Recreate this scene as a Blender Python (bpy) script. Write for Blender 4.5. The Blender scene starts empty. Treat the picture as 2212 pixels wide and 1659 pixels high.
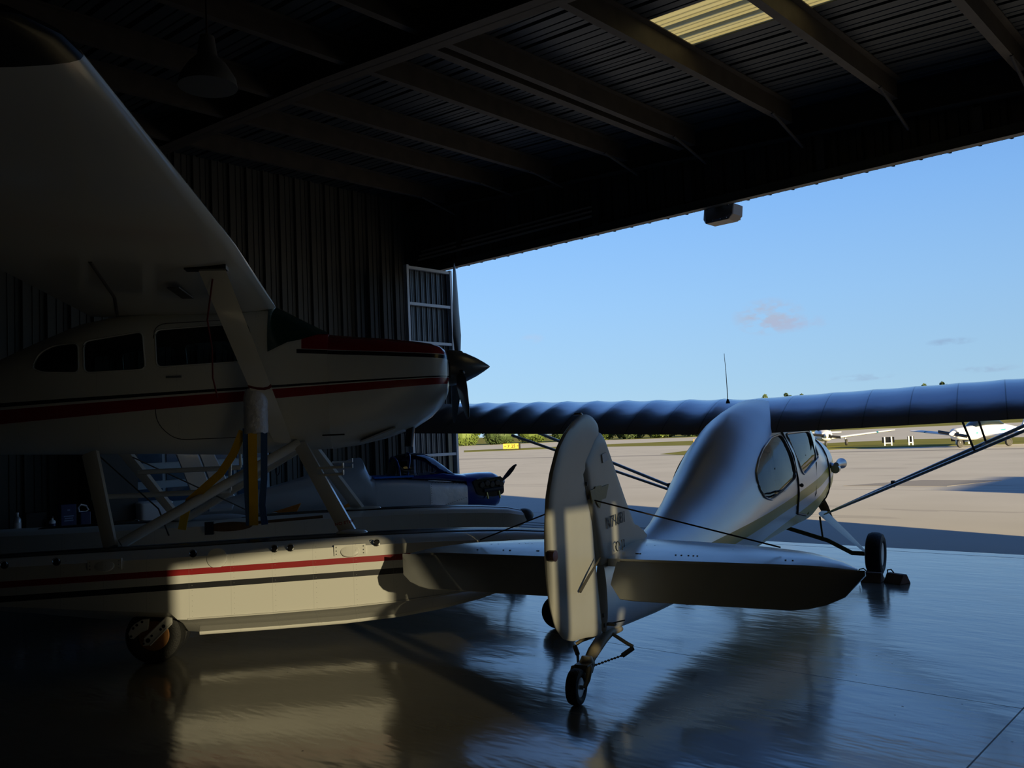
import bpy, bmesh, math, random
from mathutils import Vector, Matrix
random.seed(7)
C = bpy.context.scene.collection
SC = bpy.context.scene
PI = math.pi

# ---------------------------------------------------------------- camera
FPX = 1878.96
cam = bpy.data.cameras.new('camera')
cam.sensor_width = 36.0
cam.lens = 36.0 * FPX / 2212.0
cam.clip_end = 4000
cam_o = bpy.data.objects.new('camera', cam)
C.objects.link(cam_o)
R_ = Vector((0.7336, 0.6781, -0.0436))          # image right
U_ = Vector((0.0717, -0.0135, 0.9973))          # image up
B_ = Vector((0.6757, -0.7348, -0.0586))         # backwards
mw = Matrix.Identity(4)
for i in range(3):
    mw[i][0] = R_[i]; mw[i][1] = U_[i]; mw[i][2] = B_[i]
mw.translation = Vector((0, 0, 1.5))
cam_o.matrix_world = mw
SC.camera = cam_o
SC.view_settings.view_transform = 'Standard'
SC.view_settings.look = 'None'
SC.view_settings.gamma = 1
SC.view_settings.use_curve_mapping = False
SC.view_settings.exposure = 0.0
try:
    SC.cycles.use_denoising = True
    SC.cycles.max_bounces = 8
    SC.cycles.transparent_max_bounces = 12
except Exception:
    pass

# ---------------------------------------------------------------- sky
W = bpy.data.worlds.new('sky')
SC.world = W
W.use_nodes = True
nt = W.node_tree
nt.nodes.clear()
def N(nt, t, **kw):
    n = nt.nodes.new(t)
    for k, v in kw.items():
        setattr(n, k, v)
    return n
def L(nt, a, b):
    nt.links.new(a, b)
def vmath(nt, op, a, b=None):
    n = N(nt, 'ShaderNodeMath', operation=op)
    for i, x in enumerate((a, b)):
        if x is None: continue
        if isinstance(x, (int, float)): n.inputs[i].default_value = x
        else: L(nt, x, n.inputs[i])
    return n.outputs[0]
def mixc(nt, f, a, b):
    n = N(nt, 'ShaderNodeMix', data_type='RGBA')
    for s, x in ((n.inputs[0], f), (n.inputs[6], a), (n.inputs[7], b)):
        if isinstance(x, (int, float)): s.default_value = x
        elif isinstance(x, (tuple, list)): s.default_value = (*x[:3], 1)
        else: L(nt, x, s)
    return n.outputs[2]
geo = N(nt, 'ShaderNodeNewGeometry')
sep = N(nt, 'ShaderNodeSeparateXYZ')
tc = N(nt, 'ShaderNodeTexCoord')
L(nt, tc.outputs['Generated'], sep.inputs[0])
ramp = N(nt, 'ShaderNodeValToRGB')
L(nt, sep.outputs[2], ramp.inputs[0])
els = ramp.color_ramp.elements
stops = [(0.0, (.46, .68, .84)), (.05, (.40, .65, .88)), (.14, (.33, .60, .95)), (.24, (.25, .52, .97)), (.34, (.175, .41, .92)), (.6, (.085, .21, .58)), (1.0, (.04, .10, .32))]
els[0].position, els[0].color = stops[0][0], (*stops[0][1], 1)
els[1].position, els[1].color = stops[1][0], (*stops[1][1], 1)
for p, c in stops[2:]:
    e = els.new(p); e.color = (*c, 1)
# slight darkening of the sky away from the low bright west side
azm = vmath(nt, 'MULTIPLY_ADD', sep.outputs[0], -.28)
azn = azm.node; azn.inputs[2].default_value = .84
colr = N(nt, 'ShaderNodeMix', data_type='RGBA', blend_type='MULTIPLY')
colr.inputs[0].default_value = 1
L(nt, ramp.outputs[0], colr.inputs[6])
comb = N(nt, 'ShaderNodeCombineXYZ')
for i in range(3): L(nt, azm, comb.inputs[i])
L(nt, comb.outputs[0], colr.inputs[7])
skyc = colr.outputs[2]
# small clouds low over the field
nz = N(nt, 'ShaderNodeTexNoise'); nz.inputs['Scale'].default_value = 55; nz.inputs['Detail'].default_value = 6
mp = N(nt, 'ShaderNodeMapping'); mp.inputs['Scale'].default_value = (1, 1, 2.2)
L(nt, tc.outputs['Generated'], mp.inputs[0]); L(nt, mp.outputs[0], nz.inputs[0])
for d, rx, rz, colc, amt in (((-.434, .893, .118), .036, .019, (.44, .47, .58), 1.2), ((-.420, .901, .108), .045, .009, (.42, .48, .66), 1.0),
                             ((-.269, .960, .076), .022, .004, (.26, .36, .55), .8), ((-.353, .934, .045), .03, .004, (.30, .40, .58), .8),
                             ((-.241, .969, .046), .03, .004, (.30, .40, .58), .7), ((-.654, .749, .109), .014, .006, (.48, .58, .78), .5)):
    sb = N(nt, 'ShaderNodeVectorMath', operation='SUBTRACT'); sb.inputs[1].default_value = d
    L(nt, tc.outputs['Generated'], sb.inputs[0])
    ml = N(nt, 'ShaderNodeVectorMath', operation='DIVIDE'); ml.inputs[1].default_value = (rx, rx, rz)
    L(nt, sb.outputs[0], ml.inputs[0])
    ln = N(nt, 'ShaderNodeVectorMath', operation='LENGTH'); L(nt, ml.outputs[0], ln.inputs[0])
    q = vmath(nt, 'SUBTRACT', 1.15, ln.outputs['Value'])
    q = vmath(nt, 'MULTIPLY', q, 1.6)
    q2 = vmath(nt, 'SUBTRACT', nz.outputs[0], .40)
    q2 = vmath(nt, 'MULTIPLY', q2, 5.0)
    q.node.use_clamp = True
    q2.node.use_clamp = True
    q = vmath(nt, 'MULTIPLY', q, q2)
    q = vmath(nt, 'MULTIPLY', q, amt * .6)
    q.node.use_clamp = True
    skyc = mixc(nt, q, skyc, colc)
bg = N(nt, 'ShaderNodeBackground'); bg.inputs[1].default_value = 1.0
L(nt, skyc, bg.inputs[0])
ow = N(nt, 'ShaderNodeOutputWorld'); L(nt, bg.outputs[0], ow.inputs[0])

# ---------------------------------------------------------------- sun (low, from the right and a little behind)
SUN_EL = math.radians(9.0)
sd = Vector((-.953 * math.cos(SUN_EL), .302 * math.cos(SUN_EL), -math.sin(SUN_EL)))
sl = bpy.data.lights.new('sun', 'SUN')
sl.energy = 19.5; sl.color = (1.0, .80, .45); sl.angle = math.radians(.6)
so = bpy.data.objects.new('sun', sl); C.objects.link(so)
so.rotation_euler = sd.to_track_quat('-Z', 'Y').to_euler()
so.location = (30, -10, 20)

# ================================================================= materials
MATS = {}
def mat(name, col=(.5, .5, .5), rough=.5, metal=0.0, noise=0, nscale=8, bump=0, bscale=30, coat=0, spec=.5, bstretch=None, alpha=None, trans=0):
    if name in MATS: return MATS[name]
    m = bpy.data.materials.new(name); m.use_nodes = True
    t = m.node_tree; b = t.nodes['Principled BSDF']
    b.inputs['Base Color'].default_value = (*col, 1)
    b.inputs['Roughness'].default_value = rough
    b.inputs['Metallic'].default_value = metal
    b.inputs['Specular IOR Level'].default_value = spec
    b.inputs['Coat Weight'].default_value = coat
    b.inputs['Coat Roughness'].default_value = .08
    if trans: b.inputs['Transmission Weight'].default_value = trans
    tcn = N(t, 'ShaderNodeTexCoord')
    if noise:
        nn = N(t, 'ShaderNodeTexNoise'); nn.inputs['Scale'].default_value = nscale; nn.inputs['Detail'].default_value = 5
        L(t, tcn.outputs['Object'], nn.inputs[0])
        c2 = tuple(max(0, c * (1 - noise)) for c in col); c3 = tuple(min(1, c * (1 + noise)) for c in col)
        L(t, mixc(t, nn.outputs[0], c2, c3), b.inputs['Base Color'])
    if bump:
        bn = N(t, 'ShaderNodeTexNoise'); bn.inputs['Scale'].default_value = bscale; bn.inputs['Detail'].default_value = 3
        mpn = N(t, 'ShaderNodeMapping')
        if bstretch: mpn.inputs['Scale'].default_value = bstretch
        L(t, tcn.outputs['Object'], mpn.inputs[0]); L(t, mpn.outputs[0], bn.inputs[0])
        bp = N(t, 'ShaderNodeBump'); bp.inputs['Strength'].default_value = bump; bp.inputs['Distance'].default_value = .02
        L(t, bn.outputs[0], bp.inputs['Height']); L(t, bp.outputs[0], b.inputs['Normal'])
    MATS[name] = m
    return m

def banded(name, base, bands, rough=.35, metal=0, rivets=None, bump=0, bscale=6, coat=.3, noise=0, nscale=3, outer=None):
    """paint with bands: each (slope, z0, z1, colour, amin, amax): colour where z0 < z - slope*x < z1"""
    m = mat(name, base, rough, metal, coat=coat, bump=bump, bscale=bscale)
    t = m.node_tree; b = t.nodes['Principled BSDF']
    tcn = N(t, 'ShaderNodeTexCoord'); s = N(t, 'ShaderNodeSeparateXYZ'); L(t, tcn.outputs['Object'], s.inputs[0])
    X, Z = s.outputs[0], s.outputs[2]
    col = base; msk = None
    if noise:
        nn = N(t, 'ShaderNodeTexNoise'); nn.inputs['Scale'].default_value = nscale; nn.inputs['Detail'].default_value = 4
        L(t, tcn.outputs['Object'], nn.inputs[0])
        col = mixc(t, nn.outputs[0], tuple(c * (1 - noise) for c in base), tuple(min(1, c * (1 + noise)) for c in base))
    for sl_, z0, z1, cc, a0, a1 in bands:
        s0, s1 = sl_ if isinstance(sl_, tuple) else (sl_, sl_)
        k = vmath(t, 'GREATER_THAN', vmath(t, 'SUBTRACT', Z, vmath(t, 'MULTIPLY', X, s0)), z0)
        k = vmath(t, 'MULTIPLY', k, vmath(t, 'LESS_THAN', vmath(t, 'SUBTRACT', Z, vmath(t, 'MULTIPLY', X, s1)), z1))
        k = vmath(t, 'MULTIPLY', k, vmath(t, 'GREATER_THAN', X, a0)); k = vmath(t, 'MULTIPLY', k, vmath(t, 'LESS_THAN', X, a1))
        if outer: k = vmath(t, 'MULTIPLY', k, vmath(t, 'GREATER_THAN', vmath(t, 'ABSOLUTE', s.outputs[1]), outer))
        col = mixc(t, k, col, cc)
        msk = k if msk is None else vmath(t, 'MAXIMUM', msk, k)
    if metal and bands:
        L(t, vmath(t, 'MULTIPLY', vmath(t, 'SUBTRACT', 1, msk), metal), b.inputs['Metallic'])
    if rivets:
        px, pz, r = rivets                     # rows every px along x, dots every pz in z
        fx = vmath(t, 'PINGPONG', X, px / 2); fz = vmath(t, 'PINGPONG', Z, pz / 2)
        dd = vmath(t, 'SQRT', vmath(t, 'ADD', vmath(t, 'POWER', fx, 2), vmath(t, 'POWER', fz, 2)))
        k = vmath(t, 'LESS_THAN', dd, r)
        line = vmath(t, 'LESS_THAN', vmath(t, 'PINGPONG', vmath(t, 'ADD', X, .02), px / 2), .0012)
        k = vmath(t, 'MAXIMUM', vmath(t, 'MULTIPLY', k, .45), vmath(t, 'MULTIPLY', line, .3))
        col = mixc(t, k, col, tuple(c * .35 for c in base))
    L(t, col, b.inputs['Base Color'])
    return m

WHITE = (.76, .75, .70)
RED = (.33, .008, .012)
BLK = (.012, .013, .018)
M_white = mat('white_paint', WHITE, .17, coat=.7)
M_fus = banded('fuselage_paint', WHITE, [((.036, .03), 1.948, 1.972, BLK, -9, 9), ((.057, .041), 1.843, 1.932, RED, -9, 9), (-.055, 2.305, 2.34, BLK, .93, 9), (-.055, 2.345, 3, RED, .97, 9)], rivets=(.62, .03, .0022))
M_cowl = banded('cowling_paint', WHITE, [((.036, .03), 1.948, 1.972, BLK, -9, 9), ((.057, .041), 1.843, 1.932, RED, -9, 9), (-.055, 2.305, 2.34, BLK, -9, 9), (-.055, 2.345, 3, RED, -9, 9)], rough=.25)
M_flt = banded('float_paint', WHITE, [(.008, .630, .672, RED, -9, 9), (.008, .535, .575, BLK, -9, 9)], rivets=(.28, .035, .0028), rough=.38, outer=1.22)
M_flt_far = M_flt
M_dark_glass = mat('dark_glass', (.01, .015, .018), .06, spec=.6)
M_ws = mat('windscreen_glass', (.012, .05, .035), .12, spec=.6)
M_black = mat('black_paint', (.008, .008, .009), .25)
M_rubber = mat('rubber', (.018, .018, .018), .7, bump=.3, bscale=90)
M_steel = mat('steel', (.42, .43, .44), .35, 1.0)
M_rustr = mat('rusty_rim', (.35, .16, .05), .55, .4, noise=.5, nscale=20)
M_alu = mat('polished_aluminium', (.66, .67, .68), .28, .75, bump=.35, bscale=4)
M_alud = mat('dull_aluminium', (.56, .58, .60), .34, .45, bump=.3, bscale=3)
M_silver = mat('silver_dope', (.42, .44, .47), .2, .8, bump=.12, bscale=5)
M_tail = mat('tail_paint', (.60, .59, .54), .42, .1, bump=.05, bscale=6, noise=.06)
M_hst = mat('stabiliser_paint', (.60, .61, .60), .24, .45, noise=.12, nscale=5, bump=.05, bscale=8)
M_gold = mat('gold_decal', (.50, .42, .18), .5, noise=.15, nscale=30)
M_ink = mat('dark_lettering', (.05, .06, .065), .5)
M_redink = mat('red_lettering', (.45, .02, .02), .5)
M_lus = banded('luscombe_skin', (.70, .73, .76), [(.10, .385, .485, (.62, .53, .06), 1.2, 9), (.155, -3, .03, (.60, .52, .05), 2.3, 9)], rough=.34, metal=.5, bump=.12, bscale=4, coat=0, noise=.10, nscale=2)
M_blue = mat('blue_gloss', (.008, .02, .16), .15, coat=.6)
M_bluel = mat('light_blue_stripe', (.02, .14, .55), .35)
M_plast = mat('clear_canopy', (.02, .03, .06), .05, spec=.8, coat=.5)
M_wrap = mat('white_film_wrap', (.68, .69, .78), .3, bump=.8, bscale=22, noise=.15, nscale=20)
M_yst = mat('yellow_webbing', (.78, .46, .01), .7, bump=.3, bscale=150)
M_bst = mat('blue_webbing', (.04, .12, .36), .7, bump=.3, bscale=150)
M_rope = mat('dark_rope', (.03, .02, .02), .8)
M_redrope = mat('red_rope', (.14, .01, .01), .8)
M_brass = mat('brass', (.6, .45, .15), .3, .8)
M_exh = mat('exhaust_steel', (.09, .085, .085), .4, .9)
M_wood = mat('orange_wood', (.80, .25, .02), .5, noise=.3, nscale=12)
M_wood2 = mat('dark_wood', (.13, .06, .02), .6, noise=.3, nscale=12)
M_pwhite = mat('white_plastic', (.85, .86, .88), .4)
M_navy = mat('navy_label', (.01, .02, .10), .4)
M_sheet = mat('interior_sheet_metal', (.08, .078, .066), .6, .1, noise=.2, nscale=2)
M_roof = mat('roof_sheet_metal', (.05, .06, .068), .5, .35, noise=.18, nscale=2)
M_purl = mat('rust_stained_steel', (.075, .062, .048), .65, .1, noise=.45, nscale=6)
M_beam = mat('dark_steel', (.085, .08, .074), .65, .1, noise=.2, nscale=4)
M_track = mat('galvanised_track', (.65, .65, .63), .4, .7)
M_leafm = mat('door_leaf_frame', (.50, .56, .62), .4, .2)
M_siding = mat('door_leaf_siding', (.10, .115, .13), .35, .5, noise=.4, nscale=5)
M_frame = mat('pale_window_frame', (.42, .50, .54), .5)
M_pane = mat('shaded_pane', (.04, .09, .15), .1, spec=.6, noise=.4, nscale=9)
M_sign = mat('sign_yellow', (.62, .34, .005), .5)
M_trunk = mat('bark', (.10, .07, .045), .9)
M_leaf = mat('leaves', (.055, .085, .012), .7, noise=.5, nscale=.8)
M_leaf2 = mat('leaves_dark', (.028, .05, .012), .7, noise=.5, nscale=.8)
M_chock = mat('chock_wood', (.16, .09, .07), .7, noise=.2, nscale=20)
M_jet = mat('far_white_paint', (.62, .62, .62), .35)
M_teal = mat('teal_stripe', (.02, .18, .22), .4)

def floor_mat():
    m = bpy.data.materials.new('sealed_concrete'); m.use_nodes = True
    t = m.node_tree; b = t.nodes['Principled BSDF']
    g = N(t, 'ShaderNodeTexCoord')
    n1 = N(t, 'ShaderNodeTexNoise'); n1.inputs['Scale'].default_value = .9; n1.inputs['Detail'].default_value = 6
    L(t, g.outputs['Object'], n1.inputs[0])
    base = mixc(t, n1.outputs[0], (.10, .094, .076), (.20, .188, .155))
    # saw-cut joints
    s = N(t, 'ShaderNodeSeparateXYZ'); L(t, g.outputs['Object'], s.inputs[0])
    jl = vmath(t, 'LESS_THAN', vmath(t, 'ABSOLUTE', vmath(t, 'SUBTRACT', s.outputs[1], 5.03)), .004)
    j2 = vmath(t, 'LESS_THAN', vmath(t, 'ABSOLUTE', vmath(t, 'SUBTRACT', s.outputs[1], 10.21)), .012)
    j3 = vmath(t, 'LESS_THAN', vmath(t, 'ABSOLUTE', vmath(t, 'SUBTRACT', s.outputs[0], -1.2)), .004)
    j = vmath(t, 'MAXIMUM', jl, vmath(t, 'MAXIMUM', j2, j3))
    # specks and scuffs
    v = N(t, 'ShaderNodeTexVoronoi'); v.inputs['Scale'].default_value = 7
    L(t, g.outputs['Object'], v.inputs[0])
    sp = vmath(t, 'LESS_THAN', v.outputs['Distance'], .045)
    n3 = N(t, 'ShaderNodeTexNoise'); n3.inputs['Scale'].default_value = 1.3
    L(t, g.outputs['Object'], n3.inputs[0])
    sp = vmath(t, 'MULTIPLY', sp, vmath(t, 'GREATER_THAN', n3.outputs[0], .55))
    j = vmath(t, 'MAXIMUM', j, vmath(t, 'MULTIPLY', sp, .7))
    L(t, mixc(t, j, base, (.02, .02, .02)), b.inputs['Base Color'])
    n2 = N(t, 'ShaderNodeTexNoise'); n2.inputs['Scale'].default_value = 2.2; n2.inputs['Detail'].default_value = 4
    L(t, g.outputs['Object'], n2.inputs[0])
    r = vmath(t, 'MULTIPLY_ADD', n2.outputs[0], .14); r.node.inputs[2].default_value = .07
    r = vmath(t, 'ADD', r, vmath(t, 'MULTIPLY', j, .5))
    L(t, r, b.inputs['Roughness'])
    b.inputs['IOR'].default_value = 2.3
    n4 = N(t, 'ShaderNodeTexNoise'); n4.inputs['Scale'].default_value = 3.5; n4.inputs['Detail'].default_value = 3; n4.inputs['Roughness'].default_value = .6
    mp_ = N(t, 'ShaderNodeMapping'); mp_.inputs['Rotation'].default_value = (0, 0, .75); mp_.inputs['Scale'].default_value = (.45, 1.3, 1)
    L(t, g.outputs['Object'], mp_.inputs[0]); L(t, mp_.outputs[0], n4.inputs[0])
    bp = N(t, 'ShaderNodeBump'); bp.inputs['Strength'].default_value = .15; bp.inputs['Distance'].default_value = .03
    L(t, n4.outputs[0], bp.inputs['Height']); L(t, bp.outputs[0], b.inputs['Normal'])
    return m
def apron_mat():
    m = bpy.data.materials.new('apron_concrete'); m.use_nodes = True
    t = m.node_tree; b = t.nodes['Principled BSDF']
    g = N(t, 'ShaderNodeTexCoord')
    n1 = N(t, 'ShaderNodeTexNoise'); n1.inputs['Scale'].default_value = .35; n1.inputs['Detail'].default_value = 8
    L(t, g.outputs['Object'], n1.inputs[0])
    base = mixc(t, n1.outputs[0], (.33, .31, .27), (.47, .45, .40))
    s = N(t, 'ShaderNodeSeparateXYZ'); L(t, g.outputs['Object'], s.inputs[0])
    j = None
    for axis, c, w in ((1, 18.95, .03), (1, 19.6, .015), (1, 41.5, .5), (0, -30, .03)):
        q = vmath(t, 'LESS_THAN', vmath(t, 'ABSOLUTE', vmath(t, 'SUBTRACT', s.outputs[axis], c)), w)
        j = q if j is None else vmath(t, 'MAXIMUM', j, q)
    n2 = N(t, 'ShaderNodeTexNoise'); n2.inputs['Scale'].default_value = .9; n2.inputs['Detail'].default_value = 5
    mp_ = N(t, 'ShaderNodeMapping'); mp_.inputs['Scale'].default_value = (.25, 1, 1)
    L(t, g.outputs['Object'], mp_.inputs[0]); L(t, mp_.outputs[0], n2.inputs[0])
    st = vmath(t, 'MULTIPLY', vmath(t, 'GREATER_THAN', n2.outputs[0], .64), .25)
    j = vmath(t, 'MAXIMUM', vmath(t, 'MULTIPLY', j, .75), st)
    L(t, mixc(t, j, base, (.14, .13, .12)), b.inputs['Base Color'])
    b.inputs['Roughness'].default_value = .85; b.inputs['Specular IOR Level'].default_value = .2
    return m
def grass_mat():
    m = bpy.data.materials.new('short_grass'); m.use_nodes = True
    t = m.node_tree; b = t.nodes['Principled BSDF']
    g = N(t, 'ShaderNodeTexCoord')
    n1 = N(t, 'ShaderNodeTexNoise'); n1.inputs['Scale'].default_value = .5; n1.inputs['Detail'].default_value = 8
    L(t, g.outputs['Object'], n1.inputs[0])
    L(t, mixc(t, n1.outputs[0], (.085, .10, .015), (.22, .20, .045)), b.inputs['Base Color'])
    b.inputs['Roughness'].default_value = 1; b.inputs['Specular IOR Level'].default_value = .05
    return m
def skylight_mat():
    m = bpy.data.materials.new('translucent_fibreglass'); m.use_nodes = True
    t = m.node_tree; b = t.nodes['Principled BSDF']
    tr = N(t, 'ShaderNodeBsdfTranslucent')
    g = N(t, 'ShaderNodeTexCoord'); n1 = N(t, 'ShaderNodeTexNoise'); n1.inputs['Scale'].default_value = 3
    mp_ = N(t, 'ShaderNodeMapping'); mp_.inputs['Scale'].default_value = (.3, 6, 1)
    L(t, g.outputs['Object'], mp_.inputs[0]); L(t, mp_.outputs[0], n1.inputs[0])
    L(t, mixc(t, n1.outputs[0], (.60, .56, .34), (.74, .72, .56)), tr.inputs[0])
    mx = N(t, 'ShaderNodeMixShader'); mx.inputs[0].default_value = .9
    b.inputs['Base Color'].default_value = (.5, .45, .3, 1)
    L(t, b.outputs[0], mx.inputs[1]); L(t, tr.outputs[0], mx.inputs[2])
    L(t, mx.outputs[0], t.nodes['Material Output'].inputs[0])
    return m
def dimming_pane_mat():
    m = bpy.data.materials.new('sun_dimming_glass'); m.use_nodes = True
    t = m.node_tree
    t.nodes.remove(t.nodes['Principled BSDF'])
    a = N(t, 'ShaderNodeBsdfTransparent'); a.inputs[0].default_value = (.32, .33, .34, 1)  # even tint added to dim the sun passing through the openings
    g = N(t, 'ShaderNodeBsdfGlossy'); g.inputs['Roughness'].default_value = .1
    mx = N(t, 'ShaderNodeMixShader'); mx.inputs[0].default_value = .06
    L(t, a.outputs[0], mx.inputs[1]); L(t, g.outputs[0], mx.inputs[2])
    L(t, mx.outputs[0], t.nodes['Material Output'].inputs[0])
    return m
def clear_mat(name, tint=(.75, .82, .85), gl=.1):
    m = bpy.data.materials.new(name); m.use_nodes = True
    t = m.node_tree
    t.nodes.remove(t.nodes['Principled BSDF'])
    a = N(t, 'ShaderNodeBsdfTransparent'); a.inputs[0].default_value = (*tint, 1)
    g = N(t, 'ShaderNodeBsdfGlossy'); g.inputs['Roughness'].default_value = .03
    fr = N(t, 'ShaderNodeFresnel'); fr.inputs[0].default_value = 1.45
    k = vmath(t, 'ADD', fr.outputs[0], gl * .3)
    mx = N(t, 'ShaderNodeMixShader'); L(t, k, mx.inputs[0])
    L(t, a.outputs[0], mx.inputs[1]); L(t, g.outputs[0], mx.inputs[2])
    L(t, mx.outputs[0], t.nodes['Material Output'].inputs[0])
    return m
M_floor, M_apron, M_grass, M_skyl, M_dimpane = floor_mat(), apron_mat(), grass_mat(), skylight_mat(), dimming_pane_mat()
M_clear = clear_mat('cabin_glass', (.93, .96, .98)); M_clear_d = clear_mat('smoked_cabin_glass', (.30, .36, .36), .1)
M_canopy = clear_mat('tinted_canopy', (.42, .47, .55), .4)

# ================================================================= mesh helpers
class G:
    """collects geometry in (x, y, z)"""
    def __init__(s): s.v = []; s.f = []; s.m = []; s.cur = 0
    def add(s, vs, fs):
        o = len(s.v); s.v += [tuple(v) for v in vs]; s.f += [tuple(o + i for i in f) for f in fs]; s.m += [s.cur] * len(fs); return s
    def box(s, c, d, rot=None):
        x, y, z = (k / 2 for k in d)
        vs = [Vector((i * x, j * y, k * z)) for i in (-1, 1) for j in (-1, 1) for k in (-1, 1)]
        if rot is not None: vs = [rot @ v for v in vs]
        c = Vector(c)
        return s.add([v + c for v in vs], [(0, 1, 3, 2), (4, 6, 7, 5), (0, 4, 5, 1), (2, 3, 7, 6), (0, 2, 6, 4), (1, 5, 7, 3)])
    def b2(s, a, b):
        return s.box([(a[i] + b[i]) / 2 for i in range(3)], [abs(b[i] - a[i]) for i in range(3)])
    def loft(s, rings, cap=True, closed=True):
        n = len(rings[0]); vs = [p for r in rings for p in r]; fs = []
        for i in range(len(rings) - 1):
            for j in range(n if closed else n - 1):
                k = (j + 1) % n
                fs.append((i * n + j, i * n + k, (i + 1) * n + k, (i + 1) * n + j))
        if cap: fs.append(tuple(range(n))); fs.append(tuple((len(rings) - 1) * n + j for j in range(n)))
        return s.add(vs, fs)
    def tube(s, p0, p1, r0, r1=None, n=12, flat=1.0, up=None):
        return s.path([p0, p1], [r0, r0 if r1 is None else r1], n, flat, up)
    def path(s, pts, rs, n=10, flat=1.0, up=None, cap=True):
        pts = [Vector(p) for p in pts]
        if not isinstance(rs, (list, tuple)): rs = [rs] * len(pts)
        rings = []
        for i, p in enumerate(pts):
            d = (pts[min(i + 1, len(pts) - 1)] - pts[max(i - 1, 0)]).normalized()
            u = Vector(up) if up is not None else (Vector((0, 0, 1)) if abs(d.z) < .95 else Vector((1, 0, 0)))
            a = (u - d * u.dot(d)).normalized(); b = d.cross(a)
            rings.append([p + a * rs[i] * math.cos(2 * PI * k / n) + b * rs[i] * flat * math.sin(2 * PI * k / n) for k in range(n)])
        return s.loft(rings, cap)
    def lathe(s, c, ax, prof, n=32):
        """prof: (distance along axis, radius)"""
        ax = Vector(ax).normalized(); u = Vector((0, 0, 1)) if abs(ax.z) < .9 else Vector((1, 0, 0))
        a = (u - ax * u.dot(ax)).normalized(); b = ax.cross(a); c = Vector(c)
        rings = [[c + ax * t + (a * math.cos(2 * PI * k / n) + b * math.sin(2 * PI * k / n)) * max(r, 1e-4) for k in range(n)] for t, r in prof]
        return s.loft(rings, True)
    def prism(s, poly, vec):
        vec = Vector(vec); n = len(poly)
        vs = [Vector(p) for p in poly] + [Vector(p) + vec for p in poly]
        fs = [tuple(range(n)), tuple(range(2 * n - 1, n - 1, -1))] + [(i, (i + 1) % n, n + (i + 1) % n, n + i) for i in range(n)]
        return s.add(vs, fs)
    def sphere(s, c, r, nu=20, nv=12):
        rx, ry, rz = r if isinstance(r, (tuple, list)) else (r, r, r)
        rings = []
        for i in range(nv + 1):
            t = PI * i / nv; k = max(math.sin(t), 1e-3)
            rings.append([(c[0] + rx * k * math.cos(2 * PI * j / nu), c[1] + ry * k * math.sin(2 * PI * j / nu), c[2] + rz * math.cos(t)) for j in range(nu)])
        return s.loft(rings, True)

def link(name, me, mats, parent=None, smooth=None):
    o = bpy.data.objects.new(name, me)
    for m in (mats if isinstance(mats, (list, tuple)) else [mats]): me.materials.append(m)
    C.objects.link(o)
    if parent is not None: o.parent = parent
    return o
def obj(name, g, mats, parent=None, smooth=None, bevel=0):
    me = bpy.data.meshes.new(name)
    me.from_pydata(g.v, [], g.f)
    if any(g.m): me.polygons.foreach_set('material_index', g.m)
    bm = bmesh.new(); bm.from_mesh(me)
    bmesh.ops.recalc_face_normals(bm, faces=bm.faces)
    if smooth is not None:
        ang = math.radians(smooth)
        for f in bm.faces: f.smooth = True
        for e in bm.edges:
            if len(e.link_faces) == 2 and e.calc_face_angle(0) > ang: e.smooth = False
    bm.to_mesh(me); bm.free()
    return_o = link(name, me, mats, parent)
    if bevel:
        md = return_o.modifiers.new('bevel', 'BEVEL'); md.width = bevel; md.segments = 2; md.limit_method = 'ANGLE'
    return return_o
def tag(o, label=None, cat=None, group=None, kind=None):
    if label: o['label'] = label
    if cat: o['category'] = cat
    if group: o['group'] = group
    if kind: o['kind'] = kind
    return o
def thing(name, label, cat, loc=(0, 0, 0), rz=0, group=None):
    o = bpy.data.objects.new(name, None); o.empty_display_size = .2
    C.objects.link(o); o.location = loc; o.rotation_euler = (0, 0, rz)
    return tag(o, label, cat, group)
def dup(root, loc, rz, label=None):
    r = root.copy(); C.objects.link(r); r.location = loc; r.rotation_euler = (0, 0, rz)
    if label: r['label'] = label
    for ch in list(root.children):
        c = ch.copy(); C.objects.link(c); c.parent = r
        for g in ch.children:
            d = g.copy(); C.objects.link(d); d.parent = c
    return r
def struct(name, g, m, smooth=None, parent=None, bevel=0):
    o = obj(name, g, m, parent, smooth, bevel)
    if parent is None: o['kind'] = 'structure'
    return o
def cut(o, cutters, hollow=0.0, skin=None):
    """hollow the closed body and cut window openings right through it"""
    if hollow:
        md = o.modifiers.new('shell', 'SOLIDIFY'); md.thickness = hollow; md.offset = -1; md.use_even_offset = True
    tmp = []
    for g in cutters:
        me = bpy.data.meshes.new('cutter'); me.from_pydata(g.v, [], g.f)
        bm = bmesh.new(); bm.from_mesh(me); bmesh.ops.recalc_face_normals(bm, faces=bm.faces); bm.to_mesh(me); bm.free()
        c = bpy.data.objects.new('cutter', me); C.objects.link(c); c.parent = o.parent; tmp.append(c)
        md = o.modifiers.new('cut', 'BOOLEAN'); md.operation = 'DIFFERENCE'; md.object = c; md.solver = 'EXACT'; md.use_self = True
    bpy.context.view_layer.update()
    dg = bpy.context.evaluated_depsgraph_get()
    me = bpy.data.meshes.new_from_object(o.evaluated_get(dg))
    old = o.data; o.modifiers.clear(); o.data = me; bpy.data.meshes.remove(old)
    for c in tmp:
        d = c.data; bpy.data.objects.remove(c); bpy.data.meshes.remove(d)
    return o
def bake_mods(o):
    bpy.context.view_layer.update()
    me = bpy.data.meshes.new_from_object(o.evaluated_get(bpy.context.evaluated_depsgraph_get()))
    old = o.data; o.modifiers.clear(); o.data = me; bpy.data.meshes.remove(old); return o
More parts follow.
